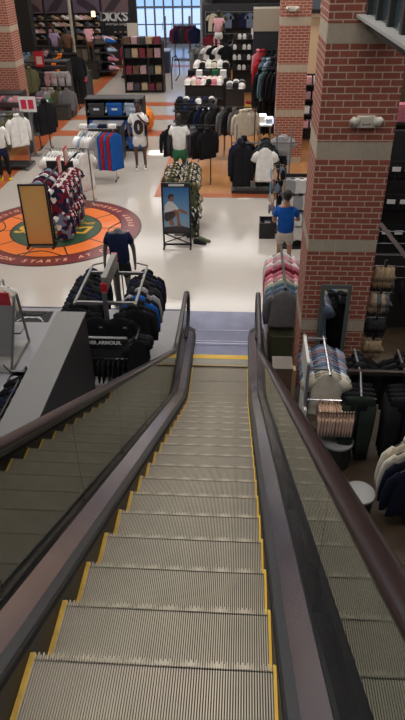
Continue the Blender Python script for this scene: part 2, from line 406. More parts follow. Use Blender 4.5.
# north wall, with the glazed entrance
DX0, DX1 = -8.6, -2.35
mb = MB().box(X0, DX0, Y1, Y1+.3, 0, ZC).box(DX1, X1, Y1, Y1+.3, 0, ZC).box(DX0, DX1, Y1, Y1+.3, 5.6, ZC)
struct('wall_north', mb, DARKW)
# brick pillars
def brick_mat(name):
    m = bpy.data.materials.new(name); m.use_nodes = True; nt = m.node_tree; b = nt.nodes['Principled BSDF']; L = nt.links
    tc = nt.nodes.new('ShaderNodeTexCoord'); sx = nt.nodes.new('ShaderNodeSeparateXYZ'); L.new(tc.outputs['Object'], sx.inputs[0])
    ad = nt.nodes.new('ShaderNodeMath'); L.new(sx.outputs[0], ad.inputs[0]); L.new(sx.outputs[1], ad.inputs[1])
    cb = nt.nodes.new('ShaderNodeCombineXYZ'); L.new(ad.outputs[0], cb.inputs[0]); L.new(sx.outputs[2], cb.inputs[1])
    br = nt.nodes.new('ShaderNodeTexBrick'); L.new(cb.outputs[0], br.inputs['Vector']); br.inputs['Scale'].default_value = 1
    br.inputs['Brick Width'].default_value = .215; br.inputs['Row Height'].default_value = .0797; br.inputs['Mortar Size'].default_value = .0075; br.inputs['Mortar Smooth'].default_value = .1; br.inputs['Bias'].default_value = -.2
    br.inputs['Color1'].default_value = (.31,.088,.052,1); br.inputs['Color2'].default_value = (.245,.07,.045,1); br.inputs['Mortar'].default_value = (.52,.38,.30,1)
    n = nt.nodes.new('ShaderNodeTexNoise'); n.inputs['Scale'].default_value = 30; n.inputs['Detail'].default_value = 4; L.new(tc.outputs['Object'], n.inputs['Vector'])
    r = nt.nodes.new('ShaderNodeMapRange'); r.inputs['To Min'].default_value = .75; r.inputs['To Max'].default_value = 1.25; L.new(n.outputs['Fac'], r.inputs['Value'])
    h = nt.nodes.new('ShaderNodeHueSaturation'); L.new(br.outputs['Color'], h.inputs['Color']); L.new(r.outputs['Result'], h.inputs['Value']); L.new(h.outputs['Color'], b.inputs['Base Color'])
    bu = nt.nodes.new('ShaderNodeBump'); bu.inputs['Strength'].default_value = .6; bu.inputs['Distance'].default_value = .006; bu.invert = True
    L.new(br.outputs['Fac'], bu.inputs['Height']); L.new(bu.outputs['Normal'], b.inputs['Normal'])
    b.inputs['Roughness'].default_value = .85; return m
BRICK = brick_mat('red_brick'); STONE = mat('tan_stone_block', (.43,.36,.27), .8, var=.05, vscale=12)
GROUT = mat('stone_grout', (.55,.46,.36), .9)
def pillar(name, x0, x1, y0, y1, bands, top=ZC):
    zs = 0; root = None; mbk = MB()
    for a, b_ in bands + [(top, top)]:
        if a > zs: mbk.box(x0, x1, y0, y1, zs, a)
        zs = b_
    root = struct(name, mbk, BRICK); g = MB(); s = MB(); n = 5
    for a, b_ in bands:
        g.box(x0+.006, x1-.006, y0+.006, y1-.006, a, b_)
        for k in range(n):
            wx = (x1-x0)/n; wy = (y1-y0)/n; e = .004
            s.box(x0+k*wx+e, x0+(k+1)*wx-e, y0, y0+.05, a+e, b_-e); s.box(x0+k*wx+e, x0+(k+1)*wx-e, y1-.05, y1, a+e, b_-e)
            s.box(x0, x0+.05, y0+k*wy+e+(.05 if k==0 else 0), y0+(k+1)*wy-e-(.05 if k==n-1 else 0), a+e, b_-e)
            s.box(x1-.05, x1, y0+k*wy+e+(.05 if k==0 else 0), y0+(k+1)*wy-e-(.05 if k==n-1 else 0), a+e, b_-e)
    struct('grout', g, GROUT, parent=root); struct('stone_band', s, STONE, parent=root)
    return root
BN = [(.0,.2),(1.30,1.495),(2.608,2.789),(3.91,4.125),(5.247,5.465),(6.58,6.78)]
PX0, PX1, PY0, PY1 = 1.268, 2.225, 8.13, 9.08
pillar('brick_pillar', PX0, PX1, PY0, PY1, BN)
pillar('brick_pillar', 1.36, 2.29, 21.3, 22.05, [(.0,.2),(1.5,1.72),(2.84,3.07),(4.16,4.39),(5.5,5.7)])
pillar('brick_pillar', -9.0, -8.02, 24, 24.95, [(0,.2),(2.6,2.8),(3.76,3.93),(5.25,5.45)])
# entrance doors and glazing
FRAME = mat('aluminium_frame', (.42,.48,.60), .45, .2)
def glassm(name, tint=(.93,.96,.95), ior=1.5):
    m = bpy.data.materials.new(name); m.use_nodes = True; nt = m.node_tree; nt.nodes.clear()
    o = nt.nodes.new('ShaderNodeOutputMaterial'); mx = nt.nodes.new('ShaderNodeMixShader'); f = nt.nodes.new('ShaderNodeFresnel'); f.inputs[0].default_value = ior
    t = nt.nodes.new('ShaderNodeBsdfTransparent'); t.inputs[0].default_value = tuple(tint)+(1,); g = nt.nodes.new('ShaderNodeBsdfGlossy'); g.inputs['Roughness'].default_value = .01; g.inputs['Color'].default_value = (.9,.93,.9,1)
    nt.links.new(f.outputs[0], mx.inputs[0]); nt.links.new(t.outputs[0], mx.inputs[1]); nt.links.new(g.outputs[0], mx.inputs[2]); nt.links.new(mx.outputs[0], o.inputs[0]); return m
GLASS = glassm('clear_glass', (.93,.96,.95), 3.5); DOORG = glassm('door_glass', (.92,.96,1.0), 1.2)
n = 9; wd = (DX1-DX0)/n
for k in range(n):
    x = DX0+k*wd; is_door = k in (3,4,5,6)
    fr = MB(); t_ = .065
    fr.box(x, x+t_, Y1-.03, Y1+.06, 0, 5.6).box(x+wd-t_, x+wd, Y1-.03, Y1+.06, 0, 5.6)
    for z, hh in ((0,.42),(1.25,.08),(2.35,.14),(3.6,.1),(5.5,.1)): fr.box(x+t_, x+wd-t_, Y1-.02, Y1+.05, z, z+hh)
    r = struct(('door_%d' if is_door else 'window_%d') % (k+1), fr, FRAME)
    struct('pane', B(x+t_, x+wd-t_, Y1+.01, Y1+.02, .2, 5.5), DOORG, parent=r)
    if is_door:
        ob('door_handle', MB().tube([(x+wd-.14,Y1-.03,.9),(x+wd-.14,Y1-.09,.92),(x+wd-.14,Y1-.09,1.4),(x+wd-.14,Y1-.03,1.42)], .018, 8), CHROME, r)
struct('terrace', B(-30, 25, Y1+.35, Y1+30, -.1, 0), speck('blue_grey_paving', (.10,.13,.19), .8))
# clerestory strip of windows above the north-side clothing wall
# partition walls of the store
struct('wall_clothing', B(-2.2, 3.4, 40.0, 40.25, 0, 3.42), mat('charcoal_slatwall', (.035,.037,.042), .6))
struct('wall_corner_column', B(-2.32, -2.2, 40.0, 52.0, 0, 6.0), mat('grey_column_paint', (.25,.27,.30), .6))
struct('wall_footwear', B(-15.5, -6.3, 42.0, 42.25, 0, 9.0), DARKW)
struct('wall_recess', B(2.4, 9.0, 29.0, 29.2, 0, 9.0), mat('sand_wall_paint', (.66,.50,.31), .8))
struct('trim_9', B(2.36, 9.0, 28.9, 29.0, 3.7, 3.85), mat('cream_cornice', (.7,.6,.45), .7))
# upper gallery wall with dark glazing beside the brick pillar
gx = 1.58
GST = mat('pale_grey_sill', (.34,.34,.32), .6); GDK = mat('dark_mullion', (.02,.026,.026), .45); GGL = mat('smoky_glass', (.035,.055,.065), .12, 0, .6)
y0g, y1g = 2.0, 8.12
g0 = struct('window_gallery', MB().box(gx, gx+.14, y0g, y1g, 5.525, 5.555), GST)
struct('sill_back', B(gx+.14, gx+.5, y0g, y1g, 5.40, 5.555), GDK, parent=g0)
mbm = MB()
for k in range(9): y = 8.06-k*.62; mbm.box(gx+.10, gx+.20, y-.05, y+.05, 5.555, 7.5)
struct('mullion', mbm, GDK, parent=g0)
struct('glazing', B(gx+.15, gx+.17, y0g, y1g, 5.555, 7.5), GGL, parent=g0)
# ================================================================== FLOOR EMBLEM
cx_, cy_ = -4.6, 15.17
RS, OS = 1.04, 1.0
em = thing('floor_emblem', 'round basketball emblem inlaid in the beige floor with a maroon lettered ring', 'floor emblem', (cx_,cy_,0))
def annulus(r0, r1, z, n=96):
    mb = MB(); mb.loft([[(math.cos(2*PI*k/n)*r, math.sin(2*PI*k/n)*r, z_) for k in range(n)] for r, z_ in ((r0,0),(r0,z),(r1,z),(r1,0))], cap=False); return mb
def disc(r, z, n=96, sy=1): return MB().loft([[(math.cos(2*PI*k/n)*r, math.sin(2*PI*k/n)*r*sy, q) for k in range(n)] for q in (0,z)])
INK = mat('black_inlay', (.02,.015,.015), .3)
ob('outline', disc(2.27,.004), INK, em)
ob('ring', annulus(1.76,2.23,.006), mat('maroon_inlay', (.17,.03,.03), .28), em)
ob('orange_disc', disc(1.72,.006), mat('orange_inlay', (.80,.19,.035), .28), em)
ob('green_outline', disc(1.21,.007), INK, em); ob('green_disc', disc(1.165,.008), mat('green_inlay', (.035,.085,.045), .28), em)
mb = MB()
for k in range(10):
    a = 2*PI*k/10+.1; c, s_ = math.cos(a), math.sin(a); q = .018
    mb.loft([[(c*r-s_*q, s_*r+c*q, z) for r in (1.18,1.75)]+[(c*r+s_*q, s_*r-c*q, z) for r in (1.75,1.18)] for z in (.006,.008)])
for a0 in (-PI/2, PI/2, 0, PI):
    pts = [(math.cos(a0+da)*rr, math.sin(a0+da)*rr, .007) for da, rr in [(t*.32, 1.73-.33*(1-abs(t)**2)) for t in [i/6-1 for i in range(13)]]]
    mb.tube(pts, .016, 4)
ob('seam', mb, INK, em)
mb = text_mb("DICK'S", .66, .001, shear=.25, bold=.02); mg = MB().merge(mb, Matrix.Rotation(PI,4,'Z')@Matrix.Translation((0,-.0,.0095)))
mb = text_mb("SPORTING GOODS", .2, .001, shear=.25, bold=.006, spacing=1.15); mg.merge(mb, Matrix.Rotation(PI,4,'Z')@Matrix.Translation((0,-.46,.0095)))
ob('centre_lettering', mg, mat('gold_inlay', (.72,.42,.05), .3), em)
ring = MB(); txt = ("EVERY SEASON STARTS AT DICK'S * ")*2
gl = {}
for i, ch in enumerate(txt):
    if ch == ' ': continue
    if ch not in gl: gl[ch] = text_mb(ch, .21, .001, shear=.2, bold=.006)
    a = -PI/2+.16 + (i-16)*2*PI/len(txt)
    ring.merge(gl[ch], Matrix.Rotation(a+PI/2,4,'Z')@Matrix.Translation((0,-1.995,.0075)))
ob('ring_letter', ring, mat('peach_inlay', (.75,.40,.25), .3), em)
# ================================================================== ESCALATOR
R_ = 1.5
def nl(y):
    if y >= 8.42: return 0.0
    if y <= 7.67: return 3.847-.57735*(y-1.357)
    return R_-math.sqrt(R_*R_-(8.42-y)**2)
esc = thing('escalator', 'long metal escalator with grooved steps and glass sides running down to the shop floor', 'escalator', (0,9.2,0))
def eo(name, me, m, loc=(0,0,0)): return ob(name, me, m, esc, loc=Vector(loc)-Vector((0,9.2,0)))
TREAD = mat('ridged_aluminium_tread', (.40,.355,.275), .5, .4, var=.10, vscale=5)
YEL = mat('yellow_paint', (.72,.44,.02), .5); YELW = mat('worn_yellow_edge', (.42,.25,.02), .5, var=.2, vscale=20)
SKM = mat('black_skirt', (.012,.012,.013), .45); BRUSH = mat('black_brush', (.008,.008,.008), .9, bump=.5, bscale=200)
DECK = mat('brushed_steel_deck', (.44,.435,.49), .22, .92, var=.12, vscale=1.6)
DECK2 = mat('dark_steel_outer_deck', (.22,.21,.21), .35, .8)
RUB = mat('black_rubber_handrail', (.014,.008,.008), .30, 0, .35)
SEAL = mat('black_rubber_seal', (.008,.008,.009), .35)
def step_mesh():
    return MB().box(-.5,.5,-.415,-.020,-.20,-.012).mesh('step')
def ridge_mesh():
    mb = MB(); N = 96; p = 1.0/N
    for k in range(N):
        x0 = -.5+k*p+.0006; x1 = x0+.0046; long_ = 0 if k % 2 else -.010
        for ya, yb in ((-.415,-.038),(-.031,long_)): mb.box(x0, x1, ya, yb, -.013, 0)
        mb.box(x0, x1, -.020, long_-.004, -.19, -.013)
    return mb.mesh('tread_ridges')
sm = step_mesh(); rm = ridge_mesh(); ym = MB().box(-.502,-.478,-.41,-.004,-.02,.0015).box(-.486,-.484,-.41,-.004,0,.004).mesh('yellow_edge'); ym2 = MB().box(.489,.502,-.41,-.004,-.02,.0015).mesh('yellow_edge')
GROOVE = mat('groove_shade_black', (.03,.028,.024), .7)  # dark step body: shade between the ridges is put into its colour
for k in range(-5, 20):
    y = 1.357+.4*k; z = nl(y)-.001
    if z < .02: z = -.010
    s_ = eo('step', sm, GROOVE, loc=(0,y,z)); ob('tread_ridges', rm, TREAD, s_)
    ob('yellow_edge', ym, YELW, s_); ob('yellow_edge', ym2, YEL, s_)
ysm = [-2+.5*i for i in range(20)]; ysm = [y for y in ysm if y < 7.6]+[7.67+.075*i for i in range(11)]
def sweep(prof, ys, side, zf=nl):
    mb = MB(); mb.loft([[(side*x, y, zf(y)+h) for x, h in prof] for y in ys]); return mb
YN = 9.95
ysd = ysm+[9.2,9.6,YN]
for sd in (-1,1):
    eo('skirt_panel', sweep([(.504,-.35),(.52,-.35),(.52,.085),(.504,.075)], ysd, sd), SKM)
    eo('skirt_brush', sweep([(.500,.035),(.520,.040),(.520,.065),(.503,.062)], ysd, sd), BRUSH)
    eo('skirt_cap', sweep([(.508,.075),(.548,.02),(.55,.104),(.512,.088)], ysd, sd), mat('dark_grey_cap', (.03,.032,.035), .4))
    eo('inner_deck', sweep([(.551,.02),(.642,.02),(.642,.170),(.551,.106)], ysd, sd), DECK)
    eo('glass_seal', sweep([(.643,.05),(.667,.05),(.667,.190),(.643,.190)], ysd, sd), SEAL)
    eo('outer_deck', sweep([(.668,.02),(.80,.02),(.80,.150),(.668,.185)], ysd, sd), DECK2)
    eo('outer_cladding', MB().loft([[(sd*.80,y,max(.006,nl(y)-1.0)),(sd*.815,y,max(.006,nl(y)-1.0)),(sd*.815,y,nl(y)+.14),(sd*.80,y,nl(y)+.14)] for y in ysd]), DECK2)
    # newel end cap
    eo('newel_base', sweep([(.53,.0),(.80,.0),(.80,.15),(.642,.175),(.53,.10)], [YN,YN+.12,YN+.2], sd, lambda y: -.0 - max(0,(y-YN-.05))*.3).mesh('newel', bevel=.01), mat('newel_plastic', (.05,.05,.055), .35))
    # handrail
    TOPH = .965; path = [(sd*.66, y, nl(y)+TOPH) for y in ysm+[8.8,9.3,9.8]]
    cyc, czc, rr = 9.86, TOPH-.36, .36
    for k in range(1, 13): a = PI/2-PI*k/12; path.append((sd*.66, cyc+rr*math.cos(a), czc+rr*math.sin(a)))
    path += [(sd*.66, 9.7, .245), (sd*.66, 9.5, .24)]
    def oval(c, t):
        t = Vector(t).normalized(); xx = Vector((1,0,0)); nn = xx.cross(t)
        return [Vector(c)+xx*(math.copysign(abs(math.cos(a))**.7, math.cos(a))*.041)+nn*(math.sin(a)*.019) for a in [2*PI*i/14 for i in range(14)]]
    rings = []
    for i, p_ in enumerate(path):
        a = Vector(path[max(0,i-1)]); b_ = Vector(path[min(len(path)-1,i+1)]); rings.append(oval(p_, b_-a))
    hb = MB().loft(rings); hb.f = hb.f; eo('handrail', hb.mesh('handrail', smooth=True), RUB)
    # guide under the handrail
    gd = MB()
    gp = [(p_[0], p_[1], p_[2]) for p_ in path]
    rings = []
    for i, p_ in enumerate(gp):
        a = Vector(gp[max(0,i-1)]); b_ = Vector(gp[min(len(gp)-1,i+1)]); t = (b_-a).normalized(); nn = Vector((1,0,0)).cross(t); c = Vector(p_)-nn*.028
        rings.append([c+Vector((1,0,0))*ux+nn*uz for ux, uz in ((-.022,-.012),(.022,-.012),(.022,.012),(-.022,.012))])
    eo('handrail_guide', MB().loft(rings), SEAL)
    # glass panels
    js = [-2.0+1.18*i for i in range(9)]+[8.46]
    for i in range(len(js)-1):
        a, b_ = js[i]+.003, js[i+1]-.003; ys_ = [a]+[y for y in ysm if a < y < b_]+[b_]
        eo('glass_panel', MB().loft([[(sd*.651,y,nl(y)+.185),(sd*.661,y,nl(y)+.185),(sd*.661,y,nl(y)+TOPH-.04),(sd*.651,y,nl(y)+TOPH-.04)] for y in ys_]), GLASS)
    poly = [(8.463,.16),(9.8,.16)]+[(cyc+(rr-.04)*math.cos(a), czc+(rr-.04)*math.sin(a)) for a in [-PI/2+PI*k/12 for k in range(13)]]+[(8.463,TOPH-.04)]
    eo('glass_panel', MB().prism(poly, 'x', sd*.651, sd*.661), GLASS)
eo('comb_edge', B(-.502,.502,8.97,9.20,-.03,.004), mat('comb_aluminium', (.17,.16,.13), .4, .6))
eo('yellow_strip', B(-.55,.55,9.20,9.33,.0,.007), YEL); eo('yellow_line', B(-.50,.50,8.98,9.0,.003,.006), YELW)
LPM = mat('landing_plate_steel', (.12,.13,.20), .22, .5, var=.2, vscale=3)
eo('landing_plate', MB().box(-.84,.84,9.335,9.645,-.005,.004).box(-.84,.84,9.655,YP-.01,-.005,.004), LPM)
eo('plate_rib', MB().box(-.52,.52,9.72,9.735,.004,.006).box(-.52,.52,9.80,9.81,.004,.006).box(-.52,.52,10.2,10.21,.004,.006), mat('plate_rib_steel', (.5,.5,.6), .3, .6))
eo('pit_wall', MB().box(-.84,-.815,-2,9.33,-.25,.0).box(.815,.84,-2,9.33,-.25,.0).box(-.84,.84,9.25,9.33,-.25,-.03).box(-.84,.84,7.6,9.33,-.27,-.25), SKM)
# ================================================================== PILLAR FITTINGS
t = thing('standing_mirror', 'tall grey framed mirror leaning on the brick pillar beside the escalator', 'mirror', (1.735,8.06,0), rot=(-.03,0,0))
GF = mat('grey_green_frame', (.10,.11,.10), .5)
ob('frame', MB().box(-.22,-.165,-.03,.02,.30,2.10).box(.165,.22,-.03,.02,.30,2.10).box(-.165,.165,-.03,.02,.30,.36).box(-.165,.165,-.03,.02,2.04,2.10).mesh('f', bevel=.004), GF, t)
ob('mirror_glass', B(-.165,.165,-.012,-.004,.36,2.04), mat('mirror_silver', (.55,.6,.6), .02, 1), t)
ob('foot', MB().box(-.20,-.16,-.03,.02,0,.30).box(.16,.20,-.03,.02,0,.30), GF, t)
def elight(label, x, y, z, s=1):
    t = thing('emergency_light', label, 'emergency light', (x,y,z)); t.scale = (s,s,s)
    ob('housing', MB().loft([[(-.11,q,-.065),(.11,q,-.065),(.145,q,.0),(.11,q,.07),(-.11,q,.07),(-.145,q,.0)] for q in (0,-.075)]).mesh('h', bevel=.008), mat('ivory_plastic', (.62,.57,.48), .4), t)
    for sx in (-1,1):
        h = MB(); h.tube([(sx*.11,-.07,.01),(sx*.15,-.10,.02),(sx*.18,-.12,.0)], [.05,.058,.05], 12); ob('lamp_head', h.mesh('h', smooth=True), mat('ivory_plastic',(0,0,0)), t)
    ob('test_panel', MB().box(-.045,.045,-.079,-.075,-.03,-.022).box(-.045,-.038,-.079,-.075,-.022,.0).box(.038,.045,-.079,-.075,-.022,.0), HBLACK, t)
elight('white twin-head emergency light on the near brick pillar by the escalator', 1.84, PY0-.001, 4.38)
elight('white emergency light high on the brick pillar behind the hanging t-shirts', 1.70, 21.299, 4.60)
# ================================================================== NEAR: T-SHIRT RAIL BESIDE THE PILLAR (behind the handrail end)
t = thing('clothing_rack', 'black single-arm rack of pink and grey sweatshirts between escalator end and brick pillar', 'clothing rack', (1.08,9.9,0))
ob('rail', MB().box(-.02,.02,-.75,1.05,1.46,1.50), BLACKM, t)
mb = MB(); pole(mb,0,.0,0,1.46,.02); pole(mb,0,1.0,0,1.46,.02); ob('post', mb, BLACKM, t)
ob('base', MB().box(-.18,.3,-.03,.03,.005,.04).box(-.18,.3,.97,1.03,.005,.04), BLACKM, t)
row('long', ['grey','slate','teal','cream','rose','pink','maroon','pink','white','rose','white'], (1.07,9.2,1.455), (1.11,10.75,1.455), .03, 'the arm beside the escalator end', 'sweatshirts between the escalator and the pillar', jitter=.06)
t = thing('display_cube', 'olive wooden cube under the grey sweatshirts by the escalator end', 'display cube', (1.10,9.35,0))
ob('box', MB().box(-.22,.28,-.2,.25,0,.52).mesh('b', bevel=.01), mat('olive_laminate', (.07,.08,.045), .5), t)
ob('top', B(-.225,.285,-.205,.255,.52,.53), mat('olive_laminate',(0,0,0)), t)
t = thing('wooden_panel', 'tan wooden end panel standing beside the pink sweatshirts near the handrail', 'panel', (.90,9.85,0))
ob('board', MB().box(-.04,.0,-.4,.4,0,1.0).mesh('b', bevel=.005), mat('tan_laminate', (.30,.19,.10), .55), t)
# wooden plinth in front of the pillar
t = thing('display_plinth', 'brown wooden plinth with a grey edge standing against the foot of the brick pillar', 'plinth', (1.05,7.80,0))
ob('body', MB().box(-.19,.10,-.12,.2,0,.86).mesh('b', bevel=.006), mat('brown_laminate', (.16,.10,.06), .5), t)
ob('top', B(-.20,.11,-.13,.21,.86,.89), mat('grey_laminate', (.14,.12,.10), .5), t)
ob('corner_post', B(.10,.15,-.13,.0,0,.86), mat('pale_wood', (.50,.34,.17), .5), t)
# ================================================================== NEAR: RACK OF PALE T-SHIRTS AND PINK SHORTS
t = thing('clothing_rack', 'grey two-arm rack with white end boards holding pale t-shirts and pink shorts', 'clothing rack', (1.30,7.0,0))
mb = MB()
mb.box(-.08,-.04,-.36,.30,1.05,1.72); ob('end_board', mb.mesh('b', bevel=.004), mat('white_board', (.62,.60,.55), .5), t)
ob('end_board', MB().box(-.08,-.04,-.50,.10,.42,1.03).mesh('b', bevel=.004), mat('white_board',(0,0,0)), t)
mb = MB(); pole(mb,-.06,.32,0,1.72,.02); pole(mb,-.06,-.40,0,1.72,.018); ob('post', mb, GREYM, t)
ob('crossbar', MB().box(-.05,.26,.40,.43,1.585,1.61).box(-.05,.26,-.30,-.27,1.55,1.575), GREYM, t)
ob('rail', MB().tube([(.23,-.42,1.56),(.23,.48,1.60)], .02, 8), CHROME, t)
ob('shorts_rail', MB().tube([(.20,-.40,1.135),(.66,-.40,1.135)], .012, 8).tube([(-.05,-.40,1.135),(.2,-.40,1.135)], .012, 8), CHROME, t)
ob('base', MB().box(-.09,-.03,-.55,.45,0,.04).box(-.06,.6,.28,.34,0,.04).box(-.06,.6,-.43,-.37,0,.04), GREYM, t)
row('tee', ['cream','cream','white','lightblue','slate','lightblue','mauve','lightblue','slate','purplegrey','mauve','lightblue','slate'], (1.53,6.72,1.53), (1.53,7.42,1.55), 0, 'the white-ended rack', 'pale t-shirts on the white-ended rack', s=.98, jitter=.05)
for i in range(12):
    garment('shorts', 'peach', (1.44+i*.040, 6.60, 1.10), PI/2+random.uniform(-.05,.05), f"peach shorts on black clip hanger below the pale t-shirts, {ORD[i]} from the handrail", 'peach shorts below the pale t-shirts', .92, 0)
# ================================================================== NEAR: ROUND DISPLAY STOOLS
for i, (x, y, r, h, lab) in enumerate([(1.75,6.60,.225,.45,'round dark display stool with a pale grey disc top below the peach shorts'),(1.90,5.60,.20,.45,'round dark display stool with a pale grey top, the lower one almost behind the handrail')]):
    t = thing('display_stool', lab, 'stool', (x,y,0))
    ob('body', MB().lathe((0,0), [(r*.9,0),(r*.94,.02),(r*.9,.2),(r*.94,h-.04)], 32).mesh('s', smooth=False), mat('black_laminate', (.02,.02,.02), .5), t)
    ob('top', MB().lathe((0,0), [(r*.97,h-.04),(r,h-.03),(r,h-.005),(r*.98,h)], 40), mat('pale_grey_top', (.34,.34,.33), .45), t)
# ================================================================== NEAR: BLACK CLOTHES RAILS TO THE EAST
t = thing('clothing_rack', 'long dark rail with silver faceout arms above black trousers by the stools', 'clothing rack', (2.6,6.9,0))
ob('rail', MB().box(-.80,1.2,-.03,.03,1.37,1.43).mesh('b', bevel=.005), mat('dark_bronze', (.045,.032,.028), .4, .5), t)
ob('post', MB().box(-.78,-.74,-.02,.02,0,1.37).box(1.14,1.18,-.02,.02,0,1.37), BLACKM, t)
for x in (-.62,-.02,.58):
    for sy in (1,-1): ob('faceout_arm', MB().tube([(x,sy*.03,1.42),(x-.03,sy*.42,1.50 if sy > 0 else 1.30)], .017, 8), CHROME, t)
ob('base', MB().box(-.79,-.73,-.3,.3,0,.03).box(1.13,1.19,-.3,.3,0,.03), BLACKM, t)
k = 0
for gi, x in enumerate((1.95,2.55,3.15)):
    for j in range(4):
        garment('pants', ['darkgreen','black','black'][gi] if j == 0 else 'black', (x, 6.5+j*.10, 1.33), random.uniform(-.06,.06), f"{['dark green','black','black'][gi] if j == 0 else 'black'} trousers on {ORD[gi]} silver arm from the stools, {ORD[j]} from the front", 'dark trousers on the silver arms', 1.15)
for gi, x in enumerate((2.0,2.6,3.2)):
    for j in range(3):
        garment('jacket', 'black', (x, 7.02+j*.14, 1.46), random.uniform(-.06,.06), f"black jacket behind the dark rail, {ORD[gi]} arm from the pillar, {ORD[j]} from the front", 'black jackets behind the dark rail', 1.0)
t = thing('clothing_rack', 'waterfall arm rack carrying a cream and a navy jacket beside the lower stool', 'clothing rack', (2.55,5.75,0))
mb = MB(); pole(mb,0,.35,0,1.25,.02); mb.box(-.02,.02,-.32,.35,1.16,1.2); ob('frame', mb, BLACKM, t); ob('base', MB().box(-.03,.03,-.5,.4,0,.04).box(-.3,.3,.32,.38,0,.04), BLACKM, t)
for j, c in enumerate(['midnight','midnight','cream','cream']):
    garment('jacket', c, (2.46,5.42+j*.13,1.16+.02*j), .25, f"{'dark navy' if c == 'midnight' else c} jacket beside the lower stool, {ORD[j]} from the front", 'jackets beside the lower stool', 1.08)
# ================================================================== EAST SIDE BEHIND THE BRICK PILLAR
t = thing('clothing_rack', 'tall black wall fixture of rails holding black trousers with white tags behind the brick pillar', 'clothing rack', (3.4,11.6,0))
ob('back_panel', B(-.95,1.5,.12,.18,0,3.4), mat('black_wall_panel', (.018,.018,.018), .6), t)
for z in (2.95,2.35,1.75): ob('rail', MB().box(-.95,1.5,-.35,-.33,z,z+.03), BLACKM, t)
ob('bracket', MB().box(-.9,-.87,-.33,.12,1.7,3.0).box(.4,.43,-.33,.12,1.7,3.0), BLACKM, t)
for r_, z in enumerate((2.93,2.33,1.73)):
    for i in range(7):
        g_ = garment('shorts', 'black', (2.62+i*.23, 11.24, z), random.uniform(-.1,.1), f"black white-tagged shorts, {['top','middle','bottom'][r_]} rail behind the pillar, {ORD[i]} from the pillar", 'black tagged shorts behind the pillar', .52*1.1)
        ob('size_tag', MB().box(-.13,.13,-.085,-.07,-.20,-.06), WHITEP, g_)
t = thing('shelf_bay', 'black open shelf bay with folded lime and pink clothes beyond the tagged shorts', 'shelf', (3.4,12.6,0))
ob('shelf', B(-.9,1.5,-.3,.3,2.62,2.66), DARKSHELF, t); ob('shelf', B(-.9,1.5,-.3,.3,3.35,3.39), DARKSHELF, t)
ob('back_panel', B(-.9,1.5,.3,.34,0,4.3), mat('brown_panel', (.10,.07,.04), .6), t); ob('side_panel', B(-.93,-.9,-.3,.34,0,4.3), DARKSHELF, t)
def folded(name, label, c, x, y, z, group, n=4, w_=.3, d_=.24, h_=.035, cat='folded clothes'):
    mb = MB()
    for k in range(n): mb.box(x-w_/2+random.uniform(0,.01), x+w_/2-random.uniform(0,.01), y-d_/2, y+d_/2-.008*(k%2), z+k*h_+.002, z+(k+1)*h_-.002)
    o = ob(name, mb.mesh(name, bevel=.010), FB(c)); return tag(o, label, cat, group)
for i in range(4):
    g_ = 'folded clothes on the bay beyond the pillar'
    folded('folded_t_shirts', f'stack of folded lime green t-shirts beyond the tagged shorts, {ORD[i]} from the pillar', 'lime', 2.78+i*.42, 12.5, 2.66, g_, 8)
    folded('folded_t_shirts', f'stack of folded bright pink t-shirts on the upper shelf beyond the pillar, {ORD[i]} along', 'pink', 2.95+i*.42, 12.5, 3.39, g_, 9)
# sloped display arm and shelving lower behind the pillar
t = thing('clothing_rack', 'silver barred accessory rack crossed by a brown sloping beam behind the pillar', 'clothing rack', (3.3,10.2,0))
for z in (1.2,1.42,1.64,1.86,2.08): ob('rail', MB().tube([(-.75,0,z),(1.2,0,z)], .012, 6), CHROME, t)
ob('post', MB().box(-.78,-.75,-.02,.02,0,2.2).box(.3,.33,-.02,.02,0,2.2), BLACKM, t)
ob('back_panel', B(-.8,1.2,.25,.28,0,1.55), mat('black_wall_panel',(0,0,0)), t)
ob('beam', MB().tube([(-.6,-.1,2.25),(.0,-1.5,1.75)], .045, 4), mat('brown_beam', (.07,.045,.04), .5), t)
for i in range(9):
    garment('shorts', 'black' if i%3 else 'charcoal', (2.62+i*.16, 10.12, 1.16), PI/2+random.uniform(-.3,.3), f"dark shorts under the silver bars behind the pillar, {ORD[i]} from the pillar", 'dark shorts under the silver bars', .8)
# strip of gloves
t = thing('glove_stand', 'slim black floor stand with hanging strips of gloves at the corner of the brick pillar', 'display stand', (2.5,8.55,0))
mb = MB(); pole(mb,0,0,0,2.3,.018); ob('post', mb, BLACKM, t); ob('base', MB().cyl((0,0),.2,0,.02,20), BLACKM, t)
for z in (2.05,1.60,1.15,.75): ob('peg', MB().box(-.16,.16,-.012,.012,z+.14,z+.16), CHROME, t)
def glove_mb():
    mb = MB(); mb.loft([[(x*wd, y*.02, z) for x, y in ((-1,-1),(1,-1),(1,1),(-1,1))] for z, wd in ((.0,.03),(-.05,.032),(-.08,.045),(-.15,.048))])
    for q, L in ((-.036,.07),(-.012,.085),(.012,.08),(.036,.06)): mb.tube([(q,0,-.14),(q*1.15,0,-.15-L)], [.012,.008], 6)
    mb.tube([(.04,0,-.09),(.075,0,-.13)], [.012,.009], 6); return mb
gm = glove_mb().mesh('glove', smooth=True)
for r_, (z, c) in enumerate(((2.19,'tan'),(1.74,'beige'),(1.29,'charcoal'),(.89,'tan'))):
    for i in range(4):
        for dy in (-.035,.03):
            o = ob('glove', gm, FB(c if (i+r_)%2 or c != 'beige' else 'grey'), None, (2.40+i*.065, 8.55+dy, z), random.uniform(-.3,.3)); o.scale = (1.25,1.3,1.45)
            tag(o, f"{'tan' if c=='tan' else 'grey and beige' if c=='beige' else 'charcoal'} {['back','front'][dy<0]} glove on the {['top','second','third','lowest'][r_]} peg by the pillar, {ORD[i]} from the pillar", 'glove', f"gloves on the {['top','second','third','lowest'][r_]} peg")
